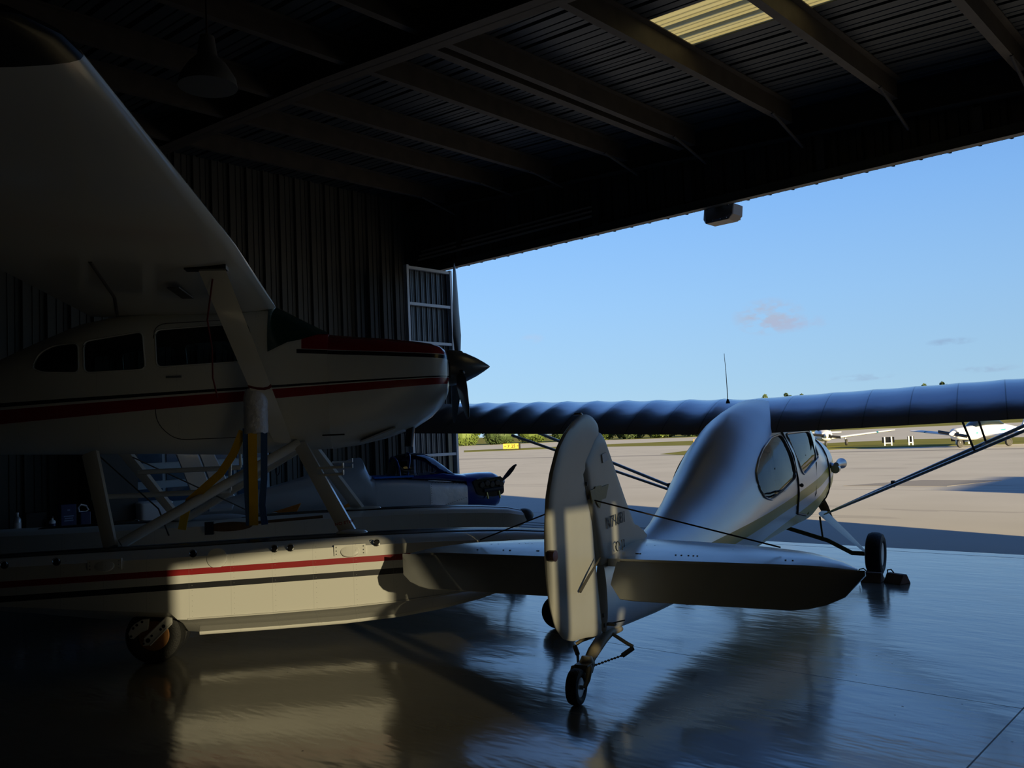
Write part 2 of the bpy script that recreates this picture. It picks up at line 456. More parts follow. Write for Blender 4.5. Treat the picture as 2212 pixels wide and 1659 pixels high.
def text(name, s, size, m, parent, org, ux, uy, depth=.002, align='LEFT', bold=0, label=None):
    cu = bpy.data.curves.new('t', 'FONT'); cu.body = s; cu.size = size; cu.extrude = depth; cu.align_x = align; cu.offset = bold; cu.resolution_u = 3
    o = bpy.data.objects.new('t', cu); C.objects.link(o)
    bpy.context.view_layer.update()
    me = bpy.data.meshes.new_from_object(o.evaluated_get(bpy.context.evaluated_depsgraph_get()))
    bpy.data.objects.remove(o); bpy.data.curves.remove(cu)
    ux = Vector(ux).normalized(); uy = Vector(uy); uy = (uy - ux * uy.dot(ux)).normalized(); uz = ux.cross(uy)
    mt = Matrix((ux, uy, uz)).transposed().to_4x4(); mt.translation = Vector(org)
    me.transform(mt)
    r = link(name, me, m, parent)
    if label: r['label'] = label
    return r

def P(a, lat, z): return (a, -lat, z)                 # airframe: forward, to starboard, up
def ring(a, zt, zb, hw, n=2.6, k=28, lat=0, zc=None):
    """super-ellipse cross-section of a fuselage"""
    zc = (zt + zb) / 2 if zc is None else zc
    r = []
    for i in range(k):
        t = 2 * PI * i / k
        c, s_ = math.cos(t), math.sin(t)
        y = hw * math.copysign(abs(c) ** (2 / n), c)
        hh = (zt - zc) if s_ >= 0 else (zc - zb)
        z = zc + hh * math.copysign(abs(s_) ** (2 / n), s_)
        r.append(P(a, lat + y, z))
    return r
def interp(tab, x):
    if x <= tab[0][0]: return tab[0][1:]
    for p, q in zip(tab, tab[1:]):
        if x <= q[0]:
            t = (x - p[0]) / (q[0] - p[0])
            return tuple(p[i] + (q[i] - p[i]) * t for i in range(1, len(p)))
    return tab[-1][1:]
FOIL = [(1, 0), (.9, .022), (.75, .048), (.6, .068), (.45, .08), (.3, .084), (.18, .076), (.09, .058), (.035, .036), (.008, .017), (0, 0),
        (.01, -.013), (.04, -.022), (.1, -.030), (.2, -.036), (.35, -.037), (.5, -.033), (.65, -.026), (.8, -.016), (.92, -.007)]
def foil(le, chord, lat, z, inc, th=1.0, thick=1.0, prof=None):
    """aerofoil ring; le = fwd position, z at leading edge, inc = nose-up angle"""
    r = []
    for x, y in (prof or FOIL):
        dx, dz = -x * chord, y * chord * thick
        r.append(P(le + dx * math.cos(inc) + dz * math.sin(inc) * 0 - dz * math.sin(inc), lat, z + dx * math.sin(inc) + dz * math.cos(inc)))
    return r
def plate(poly, lat0, th):
    """outline of (a, z) points made into a plate of real thickness at lateral lat0"""
    g = G(); return g.prism([P(a, lat0 - th / 2, z) for a, z in poly], (0, -th, 0))
def rpoly(pts, r=.04, n=4):
    """round the corners of a polygon"""
    out = []; m = len(pts)
    for i in range(m):
        p0, p, p1 = Vector(pts[i - 1]), Vector(pts[i]), Vector(pts[(i + 1) % m])
        d0, d1 = (p0 - p), (p1 - p); k = min(r, d0.length * .45, d1.length * .45)
        a, b = p + d0.normalized() * k, p + d1.normalized() * k
        for j in range(n + 1):
            t = j / n; out.append(tuple((1 - t) ** 2 * a + 2 * t * (1 - t) * p + t * t * b))
    return out
def inset(pts, d):
    c = Vector((sum(p[0] for p in pts) / len(pts), sum(p[1] for p in pts) / len(pts)))
    return [tuple(c + (Vector(p) - c) * (1 - d / max((Vector(p) - c).length, 1e-3))) for p in pts]
def tyre(r, w):
    return [(-w * .30, r * .52), (-w * .46, r * .62), (-w * .5, r * .78), (-w * .42, r * .92), (-w * .22, r * .99), (0, r), (w * .22, r * .99), (w * .42, r * .92), (w * .5, r * .78), (w * .46, r * .62), (w * .30, r * .52)]

# ================================================================= the building
ZR = lambda x: 5.65 - .058 * (x + 11)
XL, XR, YB, YF = -11.5, 2.3, -8.0, 10.1
def corr(p0, u, v, nrm, lu, lv, pitch=.3, h=.035, th=.012):
    """ribbed sheet: ribs run along u, repeat along v, stand out along nrm"""
    p0, u, v, nrm = (Vector(x) for x in (p0, u, v, nrm))
    prof = []; y = 0
    while y < lv - 1e-6:
        for dy, hh in ((0, 0), (pitch * .30, 0), (pitch * .33, h * .25), (pitch * .36, 0), (pitch * .60, 0), (pitch * .63, h * .25), (pitch * .66, 0), (pitch * .84, 0), (pitch * .89, h), (pitch * .96, h)):
            if y + dy <= lv: prof.append((y + dy, hh))
        y += pitch
    prof.append((lv, 0))
    g = G(); n = len(prof)
    a = [p0 + v * q + nrm * hh for q, hh in prof]; b = [x + u * lu for x in a]
    a2 = [x - nrm * th for x in a]; b2 = [x - nrm * th for x in b]
    g.add(a + b, [(i, i + 1, n + i + 1, n + i) for i in range(n - 1)])
    g.add(a2 + b2, [(i, i + 1, n + i + 1, n + i) for i in range(n - 1)])
    return g
def prof_wall(name, pts, th, m):
    pass

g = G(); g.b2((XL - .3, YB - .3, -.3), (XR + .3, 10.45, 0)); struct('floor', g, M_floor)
# ground outside
g = G(); g.b2((-900, 10.45, -.3), (500, 1200, 0)); g.b2((-900, -200, -.3), (XL - .3, 10.45, 0)); g.b2((XR + .3, -200, -.3), (500, 10.45, 0)); g.b2((XL - .3, -200, -.3), (XR + .3, YB - .3, 0))
struct('ground', g, M_apron)
def slab(name, pts, m, z=.006, label=None, kind='structure', cat=None):
    g = G(); g.prism([(x, y, .001) for x, y in pts], (0, 0, z)); o = obj(name, g, m)
    return tag(o, label, cat, None, kind)
slab('grass_strip', [(-62.4, 60.4), (-55.1, 64.5), (-50.3, 67.3), (-37.9, 63.0), (-50.8, 84.5), (-59.0, 79.0), (-62.6, 73.2), (-71.1, 68.8)], M_grass, label='thin strip of short grass running behind the tail fin and yellow sign', kind='stuff')
slab('grass_strip', [(-28.5, 43.6), (-24.3, 40.4), (-18.1, 45.5), (-15.4, 46.4), (-12.0, 47.4), (-10.1, 47.9), (30, 62), (30, 78), (-12.8, 60.5), (-21.0, 63.4), (-23.8, 60.0), (-30.2, 50.2)], M_grass, label='wide strip of grass behind the parked white planes', kind='stuff')
slab('grass_strip', [(-125, 106), (-104, 106.5), (-90, 115), (-70, 114), (-34, 156), (-22, 135), (60, 170), (200, 800), (-700, 800), (-500, 300)], M_grass, .006, label='far field of grass beyond the runway', kind='stuff')
for i, (a, b) in enumerate((((-40, 12.6), (-40, 12.9)),)): pass
g = G()
for y in (10.30, 10.58, 10.85, 11.13): g.b2((-14, y - .035, .001), (-7.2, y + .035, .006))
struct('trim_1', g, M_beam)
g = G(); g.prism([(-8.1, 19.9, .001), (-7.0, 21.9, .001), (-5.3, 21.9, .001), (-5.9, 20.0, .001)], (0, 0, .006)); struct('painted_shadow', g, mat('apron_shadow_tone', (.17, .16, .15), .9))  # dark patch painted in where a cast shadow lies on the apron

# left wall (ribbed sheet, ribs vertical), behind its posts
g = corr((XL, YB, 0), (0, 0, 1), (0, 1, 0), (1, 0, 0), ZR(XL) + .03, 10.20 - YB, .28, .045)
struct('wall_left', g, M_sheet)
g = G(); g.b2((XL + .0, 9.95, 0), (XL + .16, 10.15, 4.4)); struct('trim_3', g, M_beam)
g = G()
for y in (4.35,): g.b2((XL + .05, y, 0), (XL + .6, y + .5, 2.2))
struct('trim_4', g, M_beam)
# roof
sx = Vector((1, 0, -.058)).normalized()
LX = (XR + .3 - XL) / sx.x
n0 = Vector((.058, 0, 1)).normalized()
SK = (6.68, 7.46, -4.36, -1.4)            # skylight: y0 y1 x0 x1
def roof_piece(x0, x1, y0, y1):
    return corr((x0, y0, ZR(x0)), sx, (0, 1, 0), n0, (x1 - x0) / sx.x, y1 - y0, .26 if y1 - y0 < 1 else .36, .04)
g = G()
for a in ((XL - .1, XR + .4, YB, SK[0]), (XL - .1, XR + .4, SK[1], 10.35), (XL - .1, SK[2], SK[0], SK[1]), (SK[3], XR + .4, SK[0], SK[1])):
    q = roof_piece(*a); g.add(q.v, q.f)
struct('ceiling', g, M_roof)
q = roof_piece(SK[2], SK[3], SK[0], SK[1]); tag(struct('window_1', q, M_skyl), 'yellowish translucent fibreglass skylight strip in the roof')
# purlins (Z-sections) running towards the door
for i, X in enumerate((-10.3, -8.98, -7.98, -6.66, -5.60, -4.30, -3.10, -1.88, -.7, .5, 1.6)):
    zt = ZR(X) - .015
    g = G(); g.b2((X - .01, YB, zt - .20), (X + .01, 9.75, zt)); g.b2((X - .07, YB, zt - .215), (X + .01, 9.75, zt - .2)); g.b2((X, YB, zt - .012), (X + .07, 9.75, zt))
    if i == 4: g.b2((X - .2, 5.3, zt - .22), (X - .19, 9.75, zt - .06)); g.b2((X - .25, 5.3, zt - .225), (X - .15, 9.75, zt - .215))
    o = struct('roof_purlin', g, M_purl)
    g = G(); zb = 5.10 - .096 * (X + 7.7) if X > -9 else 5.2
    g.tube((X, 9.25, zt - .21), (X + .04, 9.93, max(zb, 4.5)), .018, n=8)
    struct('knee_brace', g, M_beam)
# tapered rafters
for yy in (5.2, -1.2):
    g = G(); pts = []
    xs = [XL + .05 + i * .6 for i in range(24)]
    def zb_(x): return max(4.6 - .05 * (x + 4.3), interp([(-11.5, 5.42), (-10.9, 5.42), (-7.2, 5.10), (-4.3, 4.86), (2.6, 4.3)], x)[0])
    zb_ = lambda x: interp([(-11.5, 5.45), (-10.9, 5.40), (-7.2, 5.17), (-4.3, 4.90), (2.6, 4.3)], x)[0]
    for x0, x1 in zip(xs, xs[1:]):
        for (ya, yb, h0, h1) in ((yy - .008, yy + .008, None, 0), (yy - .11, yy + .11, 0, .018)):
            lo0, lo1 = zb_(x0), zb_(x1)
            t0, t1 = (ZR(x0) - .01, ZR(x1) - .01) if h0 is None else (lo0 + .018, lo1 + .018)
            g.add([(x0, ya, lo0), (x0, yb, lo0), (x0, yb, t0), (x0, ya, t0), (x1, ya, lo1), (x1, yb, lo1), (x1, yb, t1), (x1, ya, t1)],
                  [(0, 1, 2, 3), (4, 5, 6, 7), (0, 4, 5, 1), (1, 5, 6, 2), (2, 6, 7, 3), (3, 7, 4, 0)])
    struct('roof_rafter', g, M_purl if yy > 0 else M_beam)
# front wall above the door: deep girder plate, posts, girts, siding
g = G()
def zg(x): return 5.10 - .096 * (x + 7.7)
def quadwall(g, x0, x1, y, th, zlo, zhi):
    g.add([(x0, y, zlo(x0)), (x0, y + th, zlo(x0)), (x0, y + th, zhi(x0)), (x0, y, zhi(x0)), (x1, y, zlo(x1)), (x1, y + th, zlo(x1)), (x1, y + th, zhi(x1)), (x1, y, zhi(x1))],
          [(0, 1, 2, 3), (4, 5, 6, 7), (0, 4, 5, 1), (1, 5, 6, 2), (2, 6, 7, 3), (3, 7, 4, 0)])
quadwall(g, XL, XR, 9.97, .02, lambda x: max(zg(x), 4.45), lambda x: ZR(x) - .01)
struct('door_girder', g, M_beam)
g = G(); quadwall(g, XL, XR, 9.90, .16, lambda x: max(zg(x), 4.45) - .015, lambda x: max(zg(x), 4.45)); struct('trim_5', g, M_purl)
g = corr((XL - .2, 10.16, 4.36), (0, 0, 1), (1, 0, 0), (0, 1, 0), 1.55, XR + .4 - XL, .30, .04); struct('wall_front', g, M_beam)
g = G(); g.b2((XL - .2, 10.03, 4.36), (XR + .2, 10.15, 4.40)); g.b2((XL - .2, 10.03, 4.36), (XR + .2, 10.045, 4.47)); struct('trim_6', g, M_sheet)
g = G()
for x in (-10.3, -7.45, -5.9, -4.1, -2.4, -.6, 1.2): g.b2((x - .05, 10.03, 4.48), (x + .05, 10.12, max(zg(x), 4.45) + .15))
struct('trim_7', g, M_beam)
for k, zz in enumerate((4.60, 4.68, 4.76)):
    g = G()
    g.b2((-11.3, 10.0 + .04 * k, zz), (-7.5, 10.03 + .04 * k, zz + .028)); struct('door_track', g, M_track)
# unseen right wall: door, window, bars and dimming panes shaped to place sun patches
g = G()
X0, X1 = XR, XR + .12
g.b2((X0, YB, 0), (X1, .22, 5.0)); g.b2((X0, .22, 2.06), (X1, 1.70, 5.0)); g.b2((X0, 1.70, 0), (X1, 1.80, 5.0))
g.b2((X0, 1.80, 0), (X1, 2.64, 1.14)); g.b2((X0, 1.80, 1.98), (X1, 2.64, 5.0)); g.b2((X0, 2.64, 0), (X1, 10.4, 5.0))
g.b2((X0, 1.89, .25), (X1, 1.98, 1.98)); g.b2((X0, 2.32, .25), (X1, 2.54, 1.98)); g.b2((X0, 2.54, 1.34), (X1, 2.64, 1.66))
struct('wall_right', g, M_sheet)
g = G(); g.b2((X0 + .05, .22, 0), (X0 + .058, 1.70, 2.06)); struct('beam_door_pane', g, M_dimpane)
g = G(); g.b2((X0 + .05, 1.80, 1.14), (X0 + .058, 2.64, 1.98)); struct('beam_slot_pane', g, M_dimpane)
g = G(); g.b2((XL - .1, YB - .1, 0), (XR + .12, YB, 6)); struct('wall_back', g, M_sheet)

# door leaf folded out at the left of the opening
leaf = thing('door_leaf', 'folded open hangar door leaf with pale frame and dark ribbed sheeting', 'door leaf', (-10.53, 9.05, 0))
LW = .98
q = corr((-.08, .04, .05), (0, 0, 1), (0, 1, 0), (1, 0, 0), 4.22, LW - .06, .115, .022); obj('siding', q, M_siding, leaf)
for y in (0, LW - .035):
    g = G(); g.b2((-.05, y, .0), (.03, y + .045, 4.30)); obj('stile', g, M_leafm, leaf)
for z in (.10, .78, 1.21, 1.82, 2.43, 3.03, 3.655, 4.24):
    g = G(); g.b2((-.04, .045, z), (.02, LW - .035, z + .045)); obj('rail', g, M_leafm, leaf)
g = G(); g.b2((-.05, LW - .16, .1), (-.030, LW - .08, 1.9)); obj('cover_strip', g, mat('tan_strip', (.42, .38, .26), .6), leaf)

# floodlight box on the outside of the header
fl = thing('floodlight', 'tan box shaped floodlight hanging under the door header', 'floodlight', (-5.60, 10.24, 4.28), 0)
g = G(); g.prism([(-.22, 0, -.03), (-.16, -.06, -.10), (.18, -.06, -.10), (.22, 0, -.03), (.22, .03, .12), (-.22, .03, .12)], (0, .26, 0)); obj('housing', g, mat('tan_metal', (.22, .17, .12), .5), fl, bevel=.012)
g = G(); g.b2((-.17, .285, -.06), (.17, .30, .09)); obj('lens', g, M_pwhite, fl)
g = G(); g.b2((-.05, -.10, .11), (.05, .10, .16)); obj('bracket', g, M_beam, fl)
for x in (-.15, -.05, .06, .15): obj('bolt', G().sphere((x, -.055, -.075), .008, 8, 6), M_steel, fl)

# pendant lamp hanging in the dark bay
pl = thing('pendant_lamp', 'unlit bell shaped pendant lamp hanging under the dark roof', 'lamp', (-5.52, 3.0, 4.02))
g = G(); g.lathe((0, 0, 0), (0, 0, 1), [(0, .20), (.06, .19), (.16, .13), (.22, .07), (.36, .05), (.38, .01)]); obj('lamp_shade', g, mat('lamp_grey', (.12, .12, .12), .5), pl, 40)
g = G(); g.tube((0, 0, .38), (0, 0, ZR(-5.52) - 4.02 - .02), .008); obj('cord', g, M_rope, pl)

# cord with a noose hanging on the left wall
g = G(); g.path([(-11.33, 7.12, 1.9), (-11.33, 7.11, 1.35), (-11.33, 7.12, 1.22)], .008); g.path([(-11.33, 7.12 + .035 * math.sin(t * PI / 6), 1.14 + .08 * math.cos(t * PI / 6)) for t in range(13)], .008)
tag(obj('hanging_cord', g, M_rope), 'dark cord ending in a loop hanging on the ribbed wall', 'cord')
# shelving cabinet with shaded panes against the wall (left, behind the floatplane)
wc = tag(struct('window_3', G().b2((-11.42, 4.86, .5), (-11.36, 7.0, 1.75)), M_frame), 'shaded blue panes in pale bars on the left wall')
for (za, zb2) in ((.56, .70), (.82, 1.00), (1.10, 1.24), (1.34, 1.66)):
    for k in range(4):
        g = G(); g.b2((-11.37, 4.92 + k * .52, za), (-11.345, 5.38 + k * .52, zb2)); obj('pane', g, M_pane, wc)

# ================================================================= floatplane
AZ = math.radians(39.19)
SF = Vector((math.sin(AZ), math.cos(AZ), 0)); SO = Vector((-7.166, 3.702, 0)); SRz = math.atan2(SF.y, SF.x)
SR = Vector((math.cos(AZ), -math.sin(AZ), 0))
fp = thing('floatplane', 'white high wing seaplane with red and black stripes on two large floats', 'seaplane', SO, SRz)
FT = [(-4.9, 2.10, 1.95, .04), (-4.0, 2.12, 1.80, .14), (-2.5, 2.20, 1.62, .32), (-1.55, 2.28, 1.52, .44), (-1.2, 2.44, 1.505, .49), (-.85, 2.585, 1.49, .53), (-.3, 2.70, 1.47, .555),
      (.3, 2.72, 1.435, .56), (.72, 2.70, 1.44, .56), (.95, 2.57, 1.445, .56), (1.18, 2.445, 1.45, .56)]
g = G(); g.loft([ring(a, zt, zb, hw, 3.6, 40) for a, zt, zb, hw in FT])
fus = obj('fuselage', g, [M_fus, M_black], fp, 35)
def fhw(a, z):
    zt, zb, hw = interp(FT, a); zc = (zt + zb) / 2; q = abs(z - zc) / ((zt - zb) / 2)
    return hw * max(0, 1 - min(1, q) ** 3.6) ** (1 / 3.6)
def skin_patch(w, s, off, fn):
    rr = []
    c = (sum(p[0] for p in w) / len(w), sum(p[1] for p in w) / len(w))
    for k in (0, .25, .5, .75, .97):
        q = [(c[0] + (a - c[0]) * (1 - k), c[1] + (z - c[1]) * (1 - k)) for a, z in w]
        rr.append([P(a, s * (fn(a, z) + off), z) for a, z in q])
    return G().loft(rr, cap=False)
WIN = [rpoly([(-1.14, 2.20), (-1.09, 2.32), (-.98, 2.375), (-.79, 2.39), (-.78, 2.15), (-1.06, 2.17)], .05),
       rpoly([(-.74, 2.40), (-.29, 2.465), (-.265, 2.16), (-.73, 2.15)], .05),
       rpoly([(-.185, 2.475), (.40, 2.51), (.53, 2.20), (-.17, 2.175)], .05)]
cut(fus, [G().prism([P(a, -.9, z) for a, z in w], (0, -1.8, 0)) for w in WIN], .02)
for w in WIN:
    for lat in (.53, -.53):
        l2 = lat * (.86 if w is WIN[0] else 1)
        obj('side_window', skin_patch(w, 1 if lat > 0 else -1, -.008, fhw), M_clear_d, fp, 60)
        sg = 1 if lat > 0 else -1
        g = G(); pp = [P(a, sg * (fhw(a, z) + .002), z) for a, z in inset(w, -.006)]; g.path(pp + [pp[0]], .007, 6); obj('window_rim', g, M_white, fp, 60)
# cabin door seam
seam = rpoly([(-.20, 2.53), (.53, 2.555), (.64, 2.12), (.62, 1.58), (-.06, 1.58), (-.19, 1.72)], .10, 5)
g = G(); pp = [P(a, fhw(a, z) + .001, z) for a, z in seam]; g.path(pp + [pp[0]], .0035, 6); obj('door_seam', g, M_beam, fp)
g = G(); g.b2(P(-.10, .56, 2.08), P(.02, .58, 2.095)); obj('door_handle', g, M_steel, fp)
# cowling
CT = [(1.18, 2.45, 1.448, .565), (1.40, 2.425, 1.47, .56), (1.65, 2.405, 1.52, .545), (1.90, 2.375, 1.60, .515), (2.05, 2.35, 1.69, .48), (2.13, 2.325, 1.77, .44), (2.175, 2.29, 1.84, .39), (2.20, 2.24, 1.90, .31)]
g = G(); g.loft([ring(a, zt, zb, hw, 3.0, 40) for a, zt, zb, hw in CT]); cw = obj('cowling', g, M_cowl, fp, 40)
for s in (-1, 1): obj('air_intake', G().prism([P(2.165, s * .16, 2.02), P(2.165, s * .30, 2.02), P(2.165, s * .30, 2.16), P(2.165, s * .16, 2.16)], (.05, 0, 0)), M_black, fp)
g = G(); g.b2(P(1.12, .545, 1.560), P(1.30, .572, 1.572)); obj('vent_slot', g, M_black, fp)
g = G(); g.prism([P(1.42, .25, 1.49), P(1.72, .25, 1.60), P(1.72, .25, 1.615), P(1.42, .25, 1.505)], (0, -.2, 0)); obj('cowl_flap', g, M_alud, fp)
g = G(); g.tube(P(1.86, .22, 1.66), P(1.83, .24, 1.44), .038); obj('exhaust_pipe', g, M_exh, fp, 40)
# windscreen wrapped over the sloping front of the cabin
rings = []
for a in (.70, .78, .86, .95, 1.04, 1.12, 1.175):
    zt, zb, hw = interp(FT, a)
    zl = 2.27 + (a - .70) * .36
    full = ring(a, zt + .012, zb, hw + .012, 3.6, 160)
    zlo = max(zl, 2.24)
    pts = [p for p in full if p[2] > min(zlo, zt - .03)]
    pts.sort(key=lambda p: math.atan2(p[2] - zb, p[1]))
    m_ = 24; idx = [int(round(i * (len(pts) - 1) / (m_ - 1))) for i in range(m_)]
    rings.append([pts[i] for i in idx])
g = G(); g.loft(rings, cap=False, closed=False); obj('windscreen', g, M_ws, fp, 60)
# wings
def wing_rings(sg):
    out = []
    for lat, le, ch, th in ((.30, .745, 1.50, 1), (.60, .755, 1.50, 1), (2.45, .775, 1.50, 1), (3.5, .75, 1.34, .95), (4.95, .715, 1.10, .9)):
        out.append(foil(le, ch, sg * lat, 2.665 + .028 * lat, math.radians(1.5), thick=th))
    return out
for sg in (1, -1):
    g = G(); g.loft(wing_rings(sg)); w = obj('wing', g, M_white, fp, 50)
    rr = [foil(.715, 1.10, sg * 4.951, 2.80, math.radians(1.5), thick=.92), foil(.70, 1.06, sg * 5.10, 2.80, math.radians(1.5), thick=.9), foil(.64, .95, sg * 5.26, 2.785, math.radians(1.5), thick=.75), foil(.50, .70, sg * 5.36, 2.76, math.radians(1.5), thick=.5), foil(.32, .35, sg * 5.40, 2.74, math.radians(1.5), thick=.3)]
    g = G(); g.loft(rr); obj('wing_tip', g, M_black, w, 50)
    g = G(); g.b2(P(.20, sg * 1.30, 2.60), P(.28, sg * 1.75, 2.609)); obj('tie_down_slot', g, M_beam, w)
    # strut
    p0, p1 = Vector(P(.56, sg * 2.10, 2.665)), Vector(P(.80, sg * .56, 1.53))
    g = G()
    def sring(p, c):
        return [(p[0] + x * c, p[1] - sg * y * c * .74, p[2] + y * c * .66) for x, y in ((.5, 0), (.38, .13), (.15, .19), (-.15, .15), (-.5, 0), (-.15, -.15), (.15, -.19), (.38, -.13))]
    g.loft([sring(p0, .17), sring(p0.lerp(p1, .5), .165), sring(p0.lerp(p1, .85), .155), sring(p1, .14)])
    st = obj('wing_strut', g, M_white, fp, 60)
    g = G(); g.box(p0 + Vector((-.03, 0, .0)), (.26, .09, .03)); obj('strut_cuff', g, M_black, st)
    if sg > 0:
        g = G(); pm = p0.lerp(p1, .62); g.loft([sring(pm, .172), sring(p0.lerp(p1, .635), .172)]); obj('strut_band', g, M_redrope, st)
# faint flap line: rear strut like fairing under the wing
g = G(); g.path([P(-.10, 2.35, 2.665), P(-.30, 1.2, 2.64), P(-.47, .55, 2.60)], .012); obj('flap_track', g, M_beam, fp)
# spinner and propeller
g = G(); g.lathe(P(2.205, 0, 2.135), (1, 0, 0), [(0, .163), (.04, .165), (.10, .155), (.18, .128), (.27, .085), (.34, .043), (.385, .012), (.395, .002)], 40); obj('spinner', g, mat('spinner_metal', (.22, .205, .19), .3, .6), fp, 40)
for ang in (0, 120, 240):
    t = math.radians(ang); d = Vector((0, -math.sin(t), math.cos(t))); hub = Vector(P(2.31, 0, 2.135)); side = Vector((1, 0, 0)); nn = d.cross(side)
    rr = []
    for r, ch, tw in ((.10, .045, 80), (.17, .07, 62), (.30, .115, 46), (.50, .125, 32), (.70, .115, 24), (.86, .09, 20), (.94, .05, 18), (.965, .012, 18)):
        q = math.radians(tw); cd = side * math.sin(q) + nn * math.cos(q); td = side * math.cos(q) - nn * math.sin(q)
        th = ch * .13 if r > .15 else ch * .5
        rr.append([hub + d * r + cd * ch / 2 * x + td * th * y for x, y in ((1, 0), (.6, .8), (0, 1), (-.6, .7), (-1, 0), (-.6, -.7), (0, -1), (.6, -.8))])
    g = G(); g.loft(rr); b = obj('propeller_blade', g, mat('blade_grey', (.14, .15, .17), .35, .5), fp, 50)
    g = G(); g.lathe(hub + d * .115, d, [(0, .048), (.02, .052), (.035, .04)], 18); obj('blade_cuff', g, M_black, b, 40)
# tail
g = G(); g.prism([P(-3.9, -.03, 2.08), P(-4.95, -.03, 2.08), P(-5.0, -.03, 3.2), P(-4.6, -.03, 3.25)], (0, -.06, 0)); obj('tail_fin', g, M_white, fp)
g = G(); g.prism([P(-4.2, -1.6, 2.05), P(-4.75, -1.6, 2.05), P(-4.85, 1.6, 2.05), P(-4.2, 1.6, 2.05), P(-3.95, 0, 2.05)], (0, 0, .05)); obj('tailplane', g, M_white, fp)
# floats
FS = [(-3.4, .76, .77, .06, .80, .82), (-2.6, .60, .66, .20, .785, .82), (-1.7, .49, .57, .29, .775, .825), (-.96, .40, .50, .34, .775, .835), (-.23, .285, .42, .355, .775, .84), (.13, .235, .385, .36, .775, .845), (.18, .185, .335, .36, .775, .845),
      (.25, .175, .33, .36, .775, .845), (.8, .175, .33, .36, .78, .85), (1.3, .18, .335, .355, .78, .85), (1.7, .20, .35, .35, .78, .845), (2.0, .235, .37, .34, .775, .84), (2.3, .29, .40, .32, .765, .83), (2.6, .375, .455, .28, .75, .81), (2.85, .475, .52, .22, .725, .785), (3.0, .55, .575, .15, .69, .745), (3.06, .60, .62, .08, .67, .70)]
def float_unit(sg):
    c = sg * 1.2
    rr = []
    for a, zk, zc, w, zs, zd in FS:
        half = [(0, zk), (.10 * w, zk + .004), (.55 * w, zk + (zc - zk) * .62), (w, zc), (w * 1.0, zc + .012), (w * .985, (zc + zs) / 2), (w * .95, zs - .02), (w * .91, zs - .018), (w * .80, zs + .002), (w * .45, zs + (zd - zs) * .38), (0, zs + (zd - zs) * .5)]
        rr.append([P(a, c + y, z) for y, z in half] + [P(a, c - y, z) for y, z in half[-2:0:-1]])
    g = G(); g.loft(rr); f = obj('float', g, M_flt, fp, 28)
    g = G(); g.sphere(P(3.04, c, .655), (.10, .11, .075)); obj('bow_bumper', g, mat('grey_rubber', (.10, .11, .12), .5), f, 60)
    for s in (1, -1):
        g = G(); g.loft([[P(a, c + s * y * w, zs + (zd - zs) * k + .004) for y, k in ((.05, .5), (.40, .41), (.42, .36), (.40, .3), (.05, .3))] for a, zk, zc, w, zs, zd in FS[2:-1]]); obj('deck_strip', g, M_black, f, 60)
        g = G(); g.path([P(a, c + s * (w + .004), zc + .004) for a, zk, zc, w, zs, zd in FS[7:-2]], .007, 6); obj('chine_strip', g, M_white, f, 60)
    g = G(); g.path([P(a, c, zk - .006) for a, zk, zc, w, zs, zd in FS[7:-3]], .02, 6, flat=.5); obj('keel_strip', g, M_flt, f, 60)
    ys = c + sg * .350
    for a in (-.93, -.60, .29, .84, .95, 1.55):
        g = G(); g.lathe(P(a, ys - sg * .012, .772), P(0, sg, .25), [(0, .024), (.016, .024), (.018, .016)], 16); h = obj('pump_out_cup', g, M_black, f)
        g = G(); g.path([P(a + .022 * math.cos(k * PI / 6), ys + sg * .012, .785 + .02 * math.sin(k * PI / 6)) for k in range(-1, 8)], .003, 6); obj('pull_ring', g, M_steel, h)
    g = G(); g.lathe(P(.45, ys - sg * .006, .735), P(0, sg, .18), [(0, .068), (.012, .068), (.014, .060)], 32); obj('inspection_cover', g, M_flt, f, 30)
    for a in (-.29, 1.36):
        g = G(); g.b2(P(a - .11, ys - sg * .02, .70), P(a + .11, ys + sg * .006, .775)); h = obj('cover_plate', g, M_flt, f)
        g = G(); g.lathe(P(a, ys, .728), P(0, sg, .25), [(0, .066), (.016, .064), (.020, .056)], 28); g.v = [(x, y, .728 + (z - .728) * .62) for x, y, z in g.v]; obj('access_dome', g, M_flt, h, 30)
        for s in (-1, 1):
            for z in (.712, .735, .76): obj('bolt', G().sphere(P(a + s * .095, ys + sg * .007, z), .005, 8, 6), M_steel, h)
    # main wheel below the step
    wc_ = P(-.03, c, .155)
    for s in (-1, 1):
        g = G(); g.lathe(P(-.03, c + s * .10, .2 - .005), (0, 1, 0), tyre(.200, .13), 44); t_ = obj('main_wheel', g, M_rubber, f, 40)
        g = G(); g.lathe(P(-.03, c + s * .10, .195), (0, 1, 0), [(-.05, .105), (-.052, .098), (-.02, .085), (-.02, .03), (.02, .03), (.02, .085), (.052, .098), (.05, .105)], 36); obj('wheel_rim', g, M_rustr, f, 40)
    yo = c + sg * .185
    g = G(); g.prism([P(-.165, yo, .275), P(-.14, yo, .30), P(-.09, yo, .325), P(-.045, yo, .325), P(-.05, yo, .28), P(-.055, yo, .25), P(-.10, yo, .235), P(-.15, yo, .195), P(-.175, yo, .20), P(-.185, yo, .235)], (0, -sg * .03, 0)); br = obj('brake_caliper', g, M_white, f, bevel=.004)
    for a, z in ((-.15, .27), (-.125, .29), (-.09, .31), (-.165, .215)): obj('brake_bolt', G().lathe(P(a, yo + sg * .028, z), (0, 1, 0), [(-.008, .009), (.008, .009)], 10), M_black, br)
    g = G(); d_ = Vector((.16, 0, .13)).normalized(); q_ = Vector((-d_.z, 0, d_.x))
